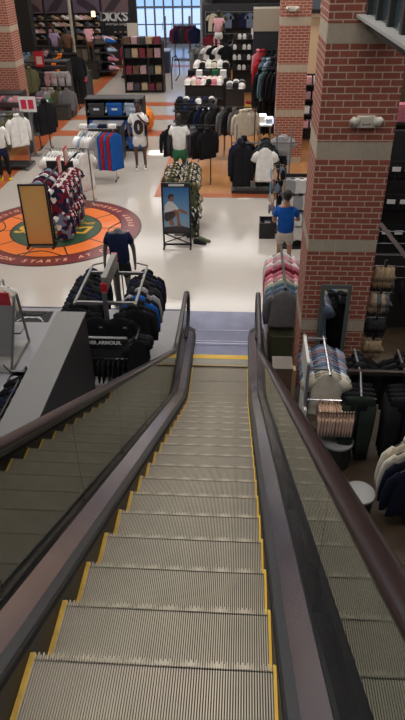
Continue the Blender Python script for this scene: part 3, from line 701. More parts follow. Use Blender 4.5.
# ================================================================== WEST: GREY PARTITION AND SPORTS BRAND AREA
t = thing('partition_wall', 'long chest-high partition with a grey top and a dark face beside the escalator', 'partition', (-2.14,6.0,0))
ob('core', B(-.20,.205,-2.6,1.69,0,1.77), mat('dark_charcoal_laminate', (.022,.020,.019), .6), t)
ob('top', MB().box(-.21,.215,-2.6,1.70,1.77,1.80).mesh('b', bevel=.004), mat('mid_grey_laminate', (.125,.125,.12), .5), t)
t = thing('clothing_rack', 'low rail of black jackets against the hidden side of the grey partition', 'clothing rack', (-2.62,6.3,0))
ob('rail', bar_mb((0,-.9,1.42),(0,.5,1.42)), BLACKM, t); mb = MB(); pole(mb,0,-.9,0,1.42); pole(mb,0,.5,0,1.42); ob('post', mb, BLACKM, t)
row('jacket', ['black','charcoal','black','black','navy','black','black'], (-2.62,5.45,1.40), (-2.62,6.7,1.40), .1, 'the rail behind the grey partition', 'jackets behind the grey partition', end='escalator top')
def ua_logo(s=1.0, th=.01):
    """two interlocking arcs, flat in XZ"""
    mb = MB()
    for sg in (1,-1):
        n = 16; a = []; b_ = []
        for k in range(n+1):
            q = -1+2*k/n
            zo = sg*(.09+.33*abs(q)**3); zi = sg*(-.12+.46*abs(q)**2)
            x = q*(.52-.0*abs(q)); a.append((x*s, zo*s*1.0)); b_.append((x*s, zi*s))
        for k in range(n):
            poly = [a[k], a[k+1], b_[k+1], b_[k]]
            if sg < 0: poly = poly[::-1]
            mb.prism(poly, 'y', 0, th)
    return mb
t = thing('logo_stand', 'small grey metal interlocking arcs logo standing on a rod behind the partition', 'logo stand', (-2.52,6.3,0))
ob('logo', ua_logo(.34,.02), mat('grey_sign_metal', (.12,.12,.12), .4, .4), t, (0,0,1.66)); ob('rod', MB().box(-.008,.008,-.005,.015,0,1.62), BLACKM, t)
# floor logo
t = thing('floor_decal', 'black rectangular floor decal with white interlocking arcs logo on the grey floor', 'floor decal', (-3.9,10.58,.004))
ob('panel', B(-.36,.40,-.22,.22,0,.003), mat('matte_black_vinyl', (.01,.01,.011), .8), t)
o = ob('logo', MB().merge(ua_logo(.52,.002), Matrix.Rotation(-PI/2,4,'X')), mat('white_vinyl', (.75,.75,.75), .4), t, (.02,0,.003))
# easels with sweaters
t = thing('display_easel', 'grey metal slant-framed display stand with a red sign at the edge of the grey floor', 'display stand', (-3.95,9.15,0))
EZ = mat('brushed_grey_frame', (.17,.17,.165), .4, .5)
for sx in (-.62,.28):
    ob('side_frame', MB().tube([(sx,-.55,.03),(sx,.22,1.12),(sx,.34,1.12),(sx,.48,.03)], .026, 4).tube([(sx,-.55,.03),(sx,.48,.03)], .026, 4), EZ, t)
ob('base_plate', MB().box(-.64,.30,-.57,.5,0,.03).mesh('b', bevel=.004), mat('pale_steel', (.32,.32,.31), .35, .6), t)
ob('shelf_panel', MB().add([(-.6,-.40,.26),(.26,-.40,.26),(.26,.12,.98),(-.6,.12,.98),(-.6,-.37,.26),(.26,-.37,.26),(.26,.15,.98),(-.6,.15,.98)], [(0,1,2,3),(4,7,6,5),(0,4,5,1),(1,5,6,2),(2,6,7,3),(3,7,4,0)]), mat('grey_panel', (.15,.15,.15), .4), t)
ob('sign', MB().box(-.62,.24,.10,.125,1.0,1.25).mesh('s', bevel=.003), mat('red_sign', (.42,.015,.03), .4), t)
for j in range(3): garment('long', 'white' if j != 1 else 'cream', (-4.12, 9.60+j*.16, 1.08), .2, f"{'white' if j != 1 else 'cream'} sweatshirt hung behind the grey slant-framed stand, {ORD[j]} from the front", 'sweatshirts behind the slant-framed stand', .85)
t = thing('clothing_rack', 'low rail behind the slant-framed stand carrying white sweatshirts', 'clothing rack', (-4.12,9.8,0))
ob('rail', bar_mb((0,-.25,1.095),(0,.28,1.095)), GREYM, t); mb = MB(); pole(mb,0,.28,0,1.09); ob('post', mb, GREYM, t); ob('base', MB().box(-.2,.2,.1,.4,0,.03), GREYM, t)
# four way rack of hoodies
t = thing('clothing_rack', 'grey four-way rack with a red-ended sign board and two rails of dark hoodies', 'clothing rack', (-1.86,9.0,0))
GR2 = mat('satin_grey_rack', (.15,.15,.145), .4, .5)
mb = MB(); pole(mb,0,-.35,0,1.62,.035); pole(mb,0,.75,0,1.62,.03); ob('post', mb, GR2, t)
ob('crossbar', MB().box(-.5,.5,-.375,-.325,1.40,1.45).box(-.5,.5,.725,.775,1.40,1.45), GR2, t)
for sx in (-1,1): ob('rail', MB().box(sx*.5-.02,sx*.5+.02,-.42,.95,1.41,1.45).tube([(sx*.5,.95,1.43),(sx*.5,1.05,1.43),(sx*.3,1.1,1.46)],.015,6), GR2, t)
sb = ob('sign_board', MB().box(-.045,.045,-.30,.62,1.60,1.86).mesh('b', bevel=.006), mat('grey_sign_board', (.17,.165,.15), .5), t)
ob('red_end', B(-.05,.05,-.34,-.30,1.60,1.76), mat('red_sign',(0,0,0)), t); ob('red_end', B(-.05,.05,.62,.66,1.72,1.86), mat('red_sign',(0,0,0)), t)
ob('base', MB().box(-.03,.03,-.7,1.0,0,.04).box(-.5,.5,-.38,-.32,0,.04), GR2, t)
row('hoodie', ['black','black','charcoal','black','navy','black','charcoal','black','black','navy'], (-2.36,8.62,1.40), (-2.36,9.9,1.40), .06, 'the four-way rack rail nearer the partition', 'hoodies on the four-way rack rail nearer the partition', s=.95)
row('hoodie', ['black','black','royal','black','lightgrey','black','charcoal','black','navy','black'], (-1.36,8.62,1.40), (-1.36,9.9,1.40), -.06, 'the four-way rack rail nearer the escalator', 'hoodies on the escalator-side rail of the four-way rack', s=.95)
for j, x in enumerate((-2.02,-1.62)):
    g_ = garment('hoodie', 'black', (x,8.50,1.30), 0, f"black hoodie with tiny white mark facing out on the four-way rack, {['nearer the partition','nearer the escalator'][j]}", 'hoodies facing out on the four-way rack', .85)
    ob('chest_mark', MB().merge(ua_logo(.07,.004), Matrix.Translation((.10,-.056,-.26))), WHITEP, g_)
# brand header with shorts
t = thing('branded_rack', 'low black rack with a white lettered header board in front of the four-way rack', 'clothing rack', (-1.88,8.22,0))
ob('header', MB().box(-.36,.40,-.04,.02,.84,1.03).mesh('b', bevel=.004), mat('gloss_black', (.012,.012,.013), .25), t)
ob('header_trim', B(-.36,.40,-.042,.022,1.03,1.038), GREYM, t)
ob('lettering', MB().merge(text_mb('UNDER ARMOUR', .088, .002, bold=.003), Matrix.Translation((-.03,-.043,.955))@UPR), mat('white_vinyl',(0,0,0)), t)
ob('rail', MB().box(-.36,.40,-.10,-.08,.68,.70), CHROME, t)
ob('back_panel', B(-.36,.40,-.0,.03,.30,.84), mat('dark_grey_panel', (.035,.035,.035), .5), t)
ob('post', MB().box(-.38,-.34,-.06,.03,0,1.03).box(.38,.42,-.06,.03,0,1.03), BLACKM, t)
row('shorts', ['black']*9, (-2.13,8.13,.69), (-1.44,8.13,.69), PI/2, 'the rail under the lettered header board', 'black shorts under the lettered header', s=.8, end='partition')
for j in range(3): garment('tee', 'black' if j < 2 else 'charcoal', (-1.30,8.15+j*.1,1.06), .5, f"black t-shirt beside the lettered header board, {ORD[j]} from the front", 'black t-shirts beside the lettered header', .75)
ob_ = thing('clothing_rack', 'short black arm rack beside the lettered header board', 'clothing rack', (-1.30,8.5,0)); ob('frame', MB().box(-.015,.015,-.4,.0,1.07,1.09).box(-.015,.015,-.02,.02,0,1.09), BLACKM, ob_); ob('base', MB().box(-.15,.15,-.3,.1,0,.02), BLACKM, ob_)
MGREY = mat('grey_mannequin', (.10,.095,.09), .45); MDARK = mat('dark_mannequin', (.03,.028,.028), .4); MWHITE = mat('white_mannequin', (.6,.6,.58), .4)
figure('mannequin', 'headless grey mannequin in a navy t-shirt behind the four-way rack', 'mannequin', (-2.08,11.12,0), .05, MGREY, dict(shirt=FB('navy'), sleeves='short', shorts=FB('black')), s=1.12, head=False, stand=GREYM)
# ================================================================== MID FLOOR
def simple_rack(label, x0, x1, y, z, m=GREYM, axis='x', s=1, posts=(0.12,.88), feet=True):
    """straight rail with posts; axis x: rail along x; axis y: rail along y from x0..x1 (meaning y range) at x=y"""
    if axis == 'x': t = thing('clothing_rack', label, 'clothing rack', ((x0+x1)/2, y, 0)); L = x1-x0
    else: t = thing('clothing_rack', label, 'clothing rack', (y, (x0+x1)/2, 0)); t.rotation_euler = (0,0,PI/2); L = x1-x0
    ob('rail', MB().box(-L/2,L/2,-.014,.014,z-.014,z+.014), m, t)
    for p in posts:
        x = -L/2+L*p; ob('post', MB().box(x-.016,x+.016,-.016,.016,0,z-.014), m, t)
        if feet: ob('foot', MB().box(x-.02,x+.02,-.28,.28,0,.03), m, t)
    return t
# A-frame board with rack of spirit wear on the emblem
t = thing('sign_board', 'tan blank board in a black frame standing on the round floor emblem', 'sign board', (-4.66,14.0,0), rot=(-.02,.0,.05))
ob('board', B(-.30,.30,-.01,.01,.10,1.56), mat('tan_board', (.70,.40,.13), .35), t)
ob('frame', MB().box(-.34,-.30,-.025,.025,.06,1.60).box(.30,.34,-.025,.025,.06,1.60).box(-.30,.30,-.025,.025,1.56,1.60).box(-.30,.30,-.025,.025,.06,.10), BLACKM, t)
ob('foot', MB().box(-.34,-.30,-.15,.25,.0,.06), BLACKM, t); ob('foot', MB().box(.30,.34,-.15,.25,.0,.06), BLACKM, t)
t = simple_rack('black rack of maroon and white garments with price signs behind the tan board', 14.3, 16.1, -4.45, 1.55, BLACKM, 'y')
ob('price_sign', MB().box(-.55,-.25,-.30,-.28,1.60,2.02), mat('red_sign',(0,0,0)), t); ob('price_sign', MB().box(.10,.42,-.30,-.28,1.66,2.08), mat('red_sign',(0,0,0)), t)
ob('top_panel', B(.60,.66,-.35,.35,1.3,1.62), BLACKM, t)
for (xa, za) in ((-.53,1.66),(.12,1.72)): ob('price_label', B(xa,xa+.24,-.31,-.30,za,za+.30), mat('cream_label', (.55,.42,.36), .6), t)
TP = [pattern('team_print_a', ['maroon','white','maroon','navy'], 9), pattern('team_print_b', ['maroon','charcoal','rose','white','maroon'], 12), pattern('team_print_c', ['navy','white','maroon','slate'], 8)]
row('tee', ['x']*12, (-4.16,14.35,1.52), (-4.16,15.9,1.52), .45, 'the rack behind the tan board', 'team garments behind the tan board', s=(.85,1,1.1), jitter=.35, end='board', pm=TP, word='maroon and white patterned')
row('tee', ['x']*10, (-4.12,14.3,.86), (-4.12,15.8,.86), .5, 'the low bar behind the board', 'team garments on the lower bar behind the tan board', s=(.8,1,1.0), jitter=.35, end='board', pm=TP[::-1], word='maroon patterned')
row('tee', ['lightblue','maroon','navy','white','maroon','lightblue','navy'], (-4.72,14.7,1.50), (-4.72,15.9,1.50), -.1, 'the far rail behind the tan board', 'team garments on the far rail behind the board', s=.9, jitter=.25, end='board')
# poster frame with camouflage rack
t = thing('poster_stand', 'black framed poster of a sitting person against a blue sky, standing on the beige floor', 'poster stand', (-1.25,14.12,0), rot=(-.05,0,.02))
ob('frame', MB().box(-.35,-.31,-.02,.03,.03,1.60).box(.31,.35,-.02,.03,.03,1.60).box(-.31,.31,-.02,.03,1.50,1.60).box(-.31,.31,-.02,.03,.06,.10).box(-.31,.31,-.02,.03,.36,.39), BLACKM, t)
ob('foot', MB().box(-.35,-.31,-.18,.22,0,.03), BLACKM, t); ob('foot', MB().box(.31,.35,-.18,.22,0,.03), BLACKM, t)
def poster_mat():
    m = bpy.data.materials.new('sky_print'); m.use_nodes = True; nt = m.node_tree; b = nt.nodes['Principled BSDF']; tc = nt.nodes.new('ShaderNodeTexCoord'); s = nt.nodes.new('ShaderNodeSeparateXYZ'); nt.links.new(tc.outputs['Object'], s.inputs[0])
    r = nt.nodes.new('ShaderNodeMapRange'); r.inputs['From Min'].default_value = .40; r.inputs['From Max'].default_value = 1.45; nt.links.new(s.outputs[2], r.inputs['Value'])
    c = nt.nodes.new('ShaderNodeValToRGB'); c.color_ramp.elements[0].color = (.33,.40,.46,1); c.color_ramp.elements[1].color = (.035,.17,.42,1); e = c.color_ramp.elements.new(.35); e.color = (.20,.38,.58,1)
    nt.links.new(r.outputs['Result'], c.inputs[0]); nt.links.new(c.outputs[0], b.inputs['Base Color']); b.inputs['Roughness'].default_value = .4; return m
ob('poster', B(-.31,.31,.0,.012,.39,1.50), poster_mat(), t)
ob('title_strip', B(-.17,.20,-.024,-.02,1.525,1.575), mat('white_print', (.6,.6,.6), .6), t)
def flat(name, pts, m, d): return ob(name, MB().prism(pts, 'y', d, -.0), m, t)
PSK = mat('printed_skin', (.26,.12,.07), .5); PWH = mat('printed_white', (.62,.64,.66), .5); PDK = mat('printed_dark', (.05,.04,.045), .5)
flat('printed_ground', [(-.31,.39),(.31,.39),(.31,.50),(.1,.56),(-.31,.52)], PDK, -.002)
flat('printed_figure', [(-.28,1.05),(-.20,1.15),(-.12,1.17),(-.04,1.10),(.06,.98),(.18,.93),(.16,.89),(.02,.90),(-.06,.86),(-.30,.84)], PWH, -.004)
flat('printed_arm', [(.06,.98),(.22,.93),(.28,.88),(.24,.84),(.10,.90),(.0,.93)], PSK, -.006)
flat('printed_leg', [(-.18,.90),(-.02,.96),(.06,.90),(.08,.62),(.13,.54),(.02,.54),(.0,.80),(-.10,.74),(-.06,.56),(-.16,.56),(-.24,.80)], PSK, -.005)
flat('printed_shorts', [(-.29,.88),(-.12,.92),(-.02,.88),(-.08,.74),(-.24,.66),(-.30,.72)], PDK, -.0055)
flat('printed_head', [(-.17,1.16),(-.19,1.25),(-.14,1.30),(-.07,1.29),(-.05,1.22),(-.09,1.15)], PSK, -.005)
flat('printed_hair', [(-.19,1.22),(-.20,1.31),(-.13,1.35),(-.05,1.32),(-.05,1.27),(-.12,1.27),(-.15,1.21)], PDK, -.006)
ob('cross_brace', MB().tube([(-.31,.0,.36),(.31,.0,.10)], .018, 4).tube([(-.31,.01,.12),(.31,.01,.34)], .012, 4), BLACKM, t)
t = simple_rack('black rack of camouflage garments behind the poster of the sitting person', 14.7, 16.2, -1.12, 1.62, BLACKM, 'y')
CP = [pattern('camo_print_a', ['olive','tan','darkgreen','camo'], 10), pattern('camo_print_b', ['black','cream','camo','brown'], 12), pattern('camo_print_c', ['charcoal','camo','white','olive','black'], 11)]
row('tee', ['x']*10, (-.97,14.6,1.62), (-1.0,16.0,1.62), .4, 'the rack behind the poster', 'camouflage garments behind the poster', s=(.8,1,1.1), jitter=.35, end='poster', pm=CP, word='camouflage patterned')
row('tee', ['x']*8, (-.92,14.6,.92), (-.95,15.8,.92), .5, 'the lower bar behind the poster', 'camouflage garments on the lower bar behind the poster', s=(.7,1,1.1), jitter=.35, end='poster', pm=CP[::-1], word='black and olive patterned')
row('tee', ['x']*6, (-1.42,14.9,1.60), (-1.42,16.0,1.60), -.1, 'the far side of the poster rack', 'camouflage garments on the far side of the poster rack', s=.8, jitter=.3, end='poster', pm=CP, word='green patterned')
def shoe_mesh(s=1):
    me = MB().loft([[(dx*wd*s, yy*s, zz*s) for dx, zz in ((-1,0),(1,0),(1,h*.4),(.55,h),(-.55,h),(-1,h*.4))] for yy, wd, h in ((.13,.032,.09),(.10,.038,.115),(.03,.038,.10),(-.05,.046,.065),(-.12,.045,.05),(-.155,.025,.03))]).mesh('shoe', smooth=True); return me
SHOE = shoe_mesh(1.15)
for i, (x, y, c) in enumerate(((-.72,14.35,'black'),(-.62,14.5,'camo'))):
    tag(ob('shoe', SHOE, FB(c), None, (x,y,0), 1.4), f"{NICE.get(c,c)} shoe on the floor beside the poster stand, {['nearer the frame','farther from the frame'][i]}", 'shoe')
# white tee racks
row('tee', ['white']*9+['navy','white','white'], (-5.1,17.35,1.52), (-4.15,17.2,1.52), PI/2-.7, 'the front white t-shirt rack', 'white t-shirts on the rack behind the emblem', s=(1.3,1.3,1.5), jitter=.15, end='aisle band')
t = simple_rack('silver rack of white t-shirts standing just beyond the round floor emblem', -5.25, -3.85, 17.28, 1.54, CHROME)
t = simple_rack('silver rack of white t-shirts and blue red jerseys in front of the blue coolers', -4.75, -3.55, 19.3, 1.60, CHROME)
row(['tee']*7+['tank']*5, ['white','white','lightblue','white','white','white','lightgrey','royal','red','royal','red','royal'], (-4.7,19.35,1.58), (-3.6,19.15,1.58), PI/2-.7, 'the rack before the coolers', 'garments on the rack before the coolers', s=(1.25,1.25,1.5), jitter=.12, end='aisle band')
for i in range(4):
    folded('folded_t_shirts', f"folded {['white','pale blue','navy','white'][i]} stack atop the rack before the coolers, {ORD[i]} from the band", ['white','lightblue','navy','white'][i], -4.6+i*.3, 19.3, 1.62, 'small folded pieces on the rack before the coolers', 3, .24, .2)
# low counter with screen-like gloss panel
t = thing('display_counter', 'dark counter with a sloping glossy top beside the blue coolers', 'counter', (-4.35,21.7,0))
ob('body', MB().box(-.55,.50,-.35,.35,0,1.18).mesh('b', bevel=.01), mat('dark_counter', (.03,.03,.032), .4), t)
ob('front_panel', B(-.50,.45,-.36,-.352,.55,1.12), mat('gloss_black',(0,0,0)), t); ob('top', B(-.57,.52,-.37,.37,1.18,1.21), GREYM, t)
# coolers
t = thing('cooler_shelf', 'black shelf unit stacked with blue and grey coolers', 'shelf', (-4.25,22.9,0))
for z in (.05,.62,1.20,1.78): ob('shelf', B(-1.0,1.0,-.32,.32,z,z+.035), DARKSHELF, t)
ob('side_panel', B(-1.03,-1.0,-.34,.34,0,1.82), DARKSHELF, t); ob('side_panel', B(1.0,1.03,-.34,.34,0,1.82), DARKSHELF, t); ob('back_panel', B(-1.0,1.0,.32,.34,0,1.82), DARKSHELF, t)
def cooler(x, y, z, c, label, s=1):
    o = thing('cooler', label, 'cooler', (x,y,z), 0, 'coolers on the black shelf')
    ob('body', MB().loft([[(-w_,-d,q),(w_,-d,q),(w_,d,q),(-w_,d,q)] for w_, d, q in ((.25,.19,0),(.28,.22,.33))]).mesh('b', bevel=.02), mat('cooler_'+c, C_[c], .35), o)
    ob('lid', MB().box(-.29,.29,-.23,.23,.335,.43).mesh('b', bevel=.02), mat('cooler_'+('grey' if c in ('grey','charcoal') else c), C_[c], .35), o)
    ob('badge', B(-.10,.10,-.225,-.205,.19,.26), mat('pale_badge', (.55,.62,.7), .4), o); ob('handle', MB().tube([(-.30,0,.30),(-.31,-.05,.2),(-.31,-.2,.12)], .012, 6).tube([(.30,0,.30),(.31,-.05,.2),(.31,-.2,.12)], .012, 6), WHITEP, o)
for r_, z in enumerate((1.235,.655,.085)):
    for k in range(3):
        c = [['charcoal','royal','lightblue'],['blue','blue','royal'],['royal','blue','royal']][r_][k]
        cooler(-4.9+k*.65, 22.82, z, c, f"{dict(charcoal='dark grey',royal='deep blue',lightblue='pale blue',blue='blue')[c]} cooler on the {['top','middle','bottom'][r_]} shelf, {['next to the band side','in the centre','next to the numbered jersey'][k]}")
# jersey mannequin
fj = figure('mannequin', 'dark mannequin in a white number 0 jersey standing on the beige aisle', 'mannequin', (-3.08,20.5,0), .12, mat('brown_mannequin', (.10,.05,.035), .5), dict(shirt=FB('white'), sleeves='short', shorts=FB('white'), shoes=FB('white')), s=1.22, head=True,
     armL=[(-.27,.02,1.14),(-.26,-.10,.93),(-.24,-.13,.86)], armR=[(.26,-.06,1.16),(.10,-.20,1.33),(.03,-.20,1.42)], hair=mat('black_hair', (.008,.007,.007), .6))
ob('jersey_number', MB().merge(text_mb('0', .46, .004, bold=.028), Matrix.Translation((0,-.165,1.13))@UPR), INK, fj)
ob('side_panel', MB().ell((.17,.02,1.12),.05,.11,.26,10,8).mesh('p', smooth=True), FB('navy'), fj)
# orange game goal
t = thing('inflatable_toy', 'orange round toy with a dark red mouth slot on the aisle behind the coolers', 'toy', (-3.75,25.6,0))
ob('body', MB().lathe((0,0), [(.12,.02),(.34,.06),(.46,.25),(.48,.5),(.40,.78),(.22,.92),(.05,.96)], 24).mesh('b', smooth=True), mat('orange_vinyl', (.85,.26,.02), .35), t)
ob('mouth', MB().box(-.34,.34,-.50,-.30,.52,.68).mesh('m', bevel=.05), mat('dark_red_vinyl', (.20,.01,.01), .4), t)
# rack of accessories at the aisle edge
t = thing('shelf_unit', 'black shelving with red boxed goods beside the aisle near the entrance', 'shelf', (-4.75,33.6,0))
for z in (.1,.85,1.6,2.2): ob('shelf', B(-.95,.95,-.35,.35,z,z+.04), DARKSHELF, t)
ob('side_panel', B(-1.0,-.95,-.35,.35,0,2.3), DARKSHELF, t); ob('side_panel', B(.95,1.0,-.35,.35,0,2.3), DARKSHELF, t); ob('divider', B(.25,.29,-.35,.33,.14,2.2), DARKSHELF, t); ob('back_panel', B(-.95,.95,.33,.35,0,2.3), DARKSHELF, t)
for r_, z in enumerate((.14,.89,1.64,2.24)):
    for k in range(5):
        c = ['mauve','maroon','charcoal','brown','tan'][(k*2+r_)%5]; x = -5.5+k*.37
        o = ob('boxed_item', MB().box(-.15,.15,-.2,.2,0,.30+.05*((k*3+r_)%3)).mesh('b', bevel=.01), mat('box_'+c, C_[c], .6), None, (x,33.45,z), random.uniform(-.1,.1))
        tag(o, f"{c} boxed item on the {['bottom','second','third','top'][r_]} shelf by the entrance aisle, {ORD[k]} along", 'box', 'boxed goods by the entrance aisle')
t = thing('round_rack', 'thin black looped stand next to the shelving by the entrance aisle', 'stand', (-3.45,34.2,0))
ob('loop', MB().tube([(0,.0,0),(0,0,.8),(.08,0,1.5),(.25,0,1.6),(.4,0,1.3),(.42,0,.7),(.2,0,.4)], .03, 6), BLACKM, t)
t = thing('checkout_desk', 'dark blue checkout desk in front of the glazed entrance', 'desk', (-5.05,39.5,0))
ob('body', MB().box(-.95,.95,-.5,.5,0,1.15).mesh('b', bevel=.02), mat('navy_desk', (.02,.025,.05), .4), t); ob('top', B(-1.0,1.0,-.55,.55,1.15,1.2), mat('pale_desk_top', (.4,.42,.46), .3), t)
ob('monitor', B(-.3,.2,-.02,.02,1.35,1.75), BLACKM, t); ob('monitor_stand', B(-.08,-.02,-.02,.04,1.2,1.35), BLACKM, t)
t = thing('notice_stand', 'cream notice board on a dark post beside the glazed entrance', 'notice stand', (-6.05,38.6,0))
ob('board', B(-.30,.30,-.02,.02,1.75,2.65), mat('cream_board', (.55,.50,.42), .6), t); ob('post', B(-.04,.04,.02,.08,0,2.65), BLACKM, t); ob('base', B(-.3,.3,-.2,.25,0,.04), BLACKM, t)
for i, x in enumerate((-5.25,-3.55)):
    t = thing('security_gate', f"slim grey security pedestal inside the entrance, {['nearer the desk','nearer the dark column'][i]}", 'security gate', (x,47.5,0))
    ob('pillar', MB().box(-.06,.06,-.25,.25,.05,2.2).mesh('b', bevel=.02), GREYM, t); ob('base', B(-.15,.15,-.35,.35,0,.05), GREYM, t)
t = thing('clothing_rack', 'dark rack with maroon and blue jackets just inside the entrance', 'clothing rack', (-3.55,44.0,0)); ob('frame', MB().box(-.7,.7,-.03,.03,1.95,2.0).box(-.7,-.66,-.03,.03,0,1.95).box(.66,.7,-.03,.03,0,1.95), BLACKM, t); ob('base', B(-.75,.75,-.3,.3,0,.05), BLACKM, t)
row('jacket', ['maroon','navy','maroon','charcoal','navy','maroon','navy'], (-4.15,44.0,1.95), (-2.95,43.9,1.95), .3, 'the rack just inside the entrance', 'jackets just inside the entrance', s=1.25, jitter=.4, end='doors')
# ================================================================== EAST ZONE: WHITE MANNEQUIN AND RACKS
figure('mannequin', 'dark mannequin in a white t-shirt and green shorts beside the hanging grey jackets', 'mannequin', (-1.55,18.35,.22), 0, MDARK, dict(shirt=FB('white'), sleeves='short', shorts=FB('green')), s=1.16, head=True)
t = thing('display_platform', 'low black round platform under the white-shirted mannequin', 'platform', (-1.55,18.35,0)); ob('disc', MB().cyl((0,0),.36,0,.215,28), BLACKM, t); ob('rim', MB().cyl((0,0),.38,0,.03,28), GREYM, t)
t = simple_rack('dark rack of grey and black jackets beside the white-shirted mannequin', -1.65, -.55, 19.2, 1.72, BLACKM)
row(['jacket']*6, ['black','charcoal','grey','grey','black','black'], (-1.9,19.3,1.70), (-.75,19.0,1.70), .6, 'the rack behind the white-shirted mannequin', 'jackets behind the white-shirted mannequin', s=1.15, end='aisle')
t = simple_rack('dark rack of black jackets near the wood floor, behind the grey jackets', -1.4, .1, 21.6, 1.75, BLACKM)
row('jacket', ['black','navy','black','charcoal','black','grey','black','grey'], (-1.35,21.6,1.73), (0,21.6,1.73), 1.0, 'the second dark rack', 'jackets on the second dark rack', s=1.1, end='aisle')
# tee fixture with uprights
t = thing('clothing_rack', 'tall grey fixture with four uprights showing a white t-shirt and black jackets', 'clothing rack', (.85,18.35,0))
for x in (-.72,-.08,.45,.85): ob('post', MB().box(x-.022,x+.022,-.022,.022,.1,1.95), GREYM, t)
ob('base', MB().box(-.85,1.0,-.25,.6,0,.10).mesh('b', bevel=.01), DARKSHELF, t)
ob('rail', B(-.85,1.0,-.02,.02,1.42,1.46), GREYM, t)
FT = 'the upright fixture'
for i, (k, c, x, y, z, sc) in enumerate([('jacket','black',.30,18.05,1.55,(1.05,1.2,1.65)),('jacket','navy',.24,18.28,1.57,(1.05,1.2,1.6)),('jacket','black',.34,18.5,1.59,(1.05,1.2,1.6)),('tee','white',.96,17.98,1.45,(1.15,1.2,1.35)),('tee','black',.98,18.12,1.47,(1.15,1.2,1.6)),('hoodie','charcoal',.98,18.3,1.49,(1.15,1.2,1.5)),('hoodie','black',.98,18.5,1.51,(1.1,1.2,1.5)),('tee','lightgrey',1.45,18.6,1.62,1.15),('tee','lightgrey',1.50,18.78,1.62,1.15),('pants','black',1.45,18.55,1.05,.95)]):
    garment(k, c, (x,y,z), random.uniform(-.04,.04), f"{NICE.get(c,c)} {KN[k][1]} on the upright fixture, {['front of the aisle end','second of the aisle end','third of the aisle end','front of the centre bay','second of the centre bay','third of the centre bay','rear of the centre bay','front of the pillar end','rear of the pillar end','lowest at the pillar end'][i]}", 'clothes on the upright fixture', sc)
t = thing('display_table', 'table of folded pale clothes catching the sun in front of the far brick pillar', 'display table', (.35,22.45,0))
ob('top', B(-.75,.95,-.38,.38,1.01,1.05), mat('light_table_top', (.5,.5,.52), .4), t)
for x in (-.72,.88): ob('leg', B(x,x+.04,-.36,-.32,0,1.01), GREYM, t); ob('leg', B(x,x+.04,.32,.36,0,1.01), GREYM, t)
for i in range(7):
    folded('folded_clothes', f"folded {['white','pale blue','grey','white','navy','white','pale blue'][i]} pile on the sunlit table, {ORD[i]} from the aisle", ['white','lightblue','grey','white','navy','white','lightblue'][i], -.28+i*.25, 22.42, 1.05, 'folded piles on the sunlit table', 4+i%3, .24, .4, .045)
t = simple_rack('rack with one cream jacket standing on the wood floor by the black garments', .1, .75, 20.2, 2.02, BLACKM)
for j in range(3): garment('jacket', 'cream', (.25+j*.12, 20.0+j*.1, 2.0), .5, f"cream jacket hanging over the wood floor, {ORD[j]} from the aisle", 'cream jackets over the wood floor', 1.05)
simple_rack('short rack of three white t-shirts catching the sun beside the sunlit table', -1.15, -.65, 22.5, 1.62, BLACKM)
row('tee', ['white','white','lightgrey'], (-1.0,22.45,1.60), (-.8,22.5,1.60), .5, 'the short sunlit rack', 'white t-shirts on the short sunlit rack', s=1.2, end='aisle')
# rack of dark garments rising to the north-east (teal, pink, red edge)
for bi, (yy, cols) in enumerate([(24.2,['black','teal','black','black','black','navy','black','black']),(26.6,['red','teal','lightblue','black','black','black','black']),(29.0,['pink','red','black','black','charcoal','black'])]):
    simple_rack(f"tall black rack of dark jackets, {ORD[bi]} in line beyond the sunlit table", .85, 2.0, yy, 2.55, BLACKM)
    row('jacket', cols, (.85,yy-.05,2.53), (1.95,yy-.05,2.53), PI/2-.5, f"the {ORD[bi]} tall black rack", f"jackets on the {ORD[bi]} tall black rack", s=1.35, end='wood aisle')
    row('pants', ['black']*6, (.95,yy+.1,1.45), (1.95,yy+.1,1.45), PI/2-.5, f"the low bar of the {ORD[bi]} tall rack", f"trousers under the {ORD[bi]} tall black rack", s=1.25, end='aisle')
t = thing('storage_cabinet', 'beige topped tall cabinet with a black front next to the far brick pillar', 'cabinet', (1.15,30.4,0))
ob('body', MB().box(-.5,.75,-.5,.5,0,3.1).mesh('b', bevel=.01), mat('black_cabinet', (.012,.014,.018), .5), t); ob('upper_panel', B(-.52,.77,-.53,.5,3.1,3.95), mat('beige_panel', (.30,.26,.20), .6), t)
for i, (x, y) in enumerate(((.15,29.6),(.5,29.9))): 
    for k, c in enumerate(('yellow','red')): tag(ob('shoe', SHOE, FB(c), None, (x+k*.05,y+k*.8,0), 1.2), f"{c} shoe on the wood floor, {['nearer the aisle','nearer the tall racks'][i]}", 'shoe')
# caps tables
def table(label, x0, x1, y0, y1, h, m=DARKSHELF, tiers=()):
    t = thing('display_table', label, 'display table', ((x0+x1)/2,(y0+y1)/2,0)); a=(x1-x0)/2; b=(y1-y0)/2
    ob('top', B(-a,a,-b,b,h-.04,h), m, t); ob('body', MB().box(-a+.03,a-.03,-b+.03,b-.03,0,h-.04), mat('black_laminate',(0,0,0)), t)
    for z in tiers: ob('shelf', B(-a-.02,a+.02,-b-.25,-b+.03,z-.03,z), m, t)
    return t
def cap_mb():
    mb = MB(); mb.lathe((0,0), [(.10,0),(.105,.04),(.09,.09),(.05,.12),(.01,.13)], 12); mb.add([(-.08,-.08,.01),(.08,-.08,.01),(.07,-.19,-.0),(-.07,-.19,-.0),(-.08,-.08,.022),(.08,-.08,.022),(.07,-.19,.012),(-.07,-.19,.012)], [(0,3,2,1),(4,5,6,7),(0,1,5,4),(1,2,6,5),(2,3,7,6),(3,0,4,7)]); return mb
CAP = cap_mb().mesh('cap', smooth=True)
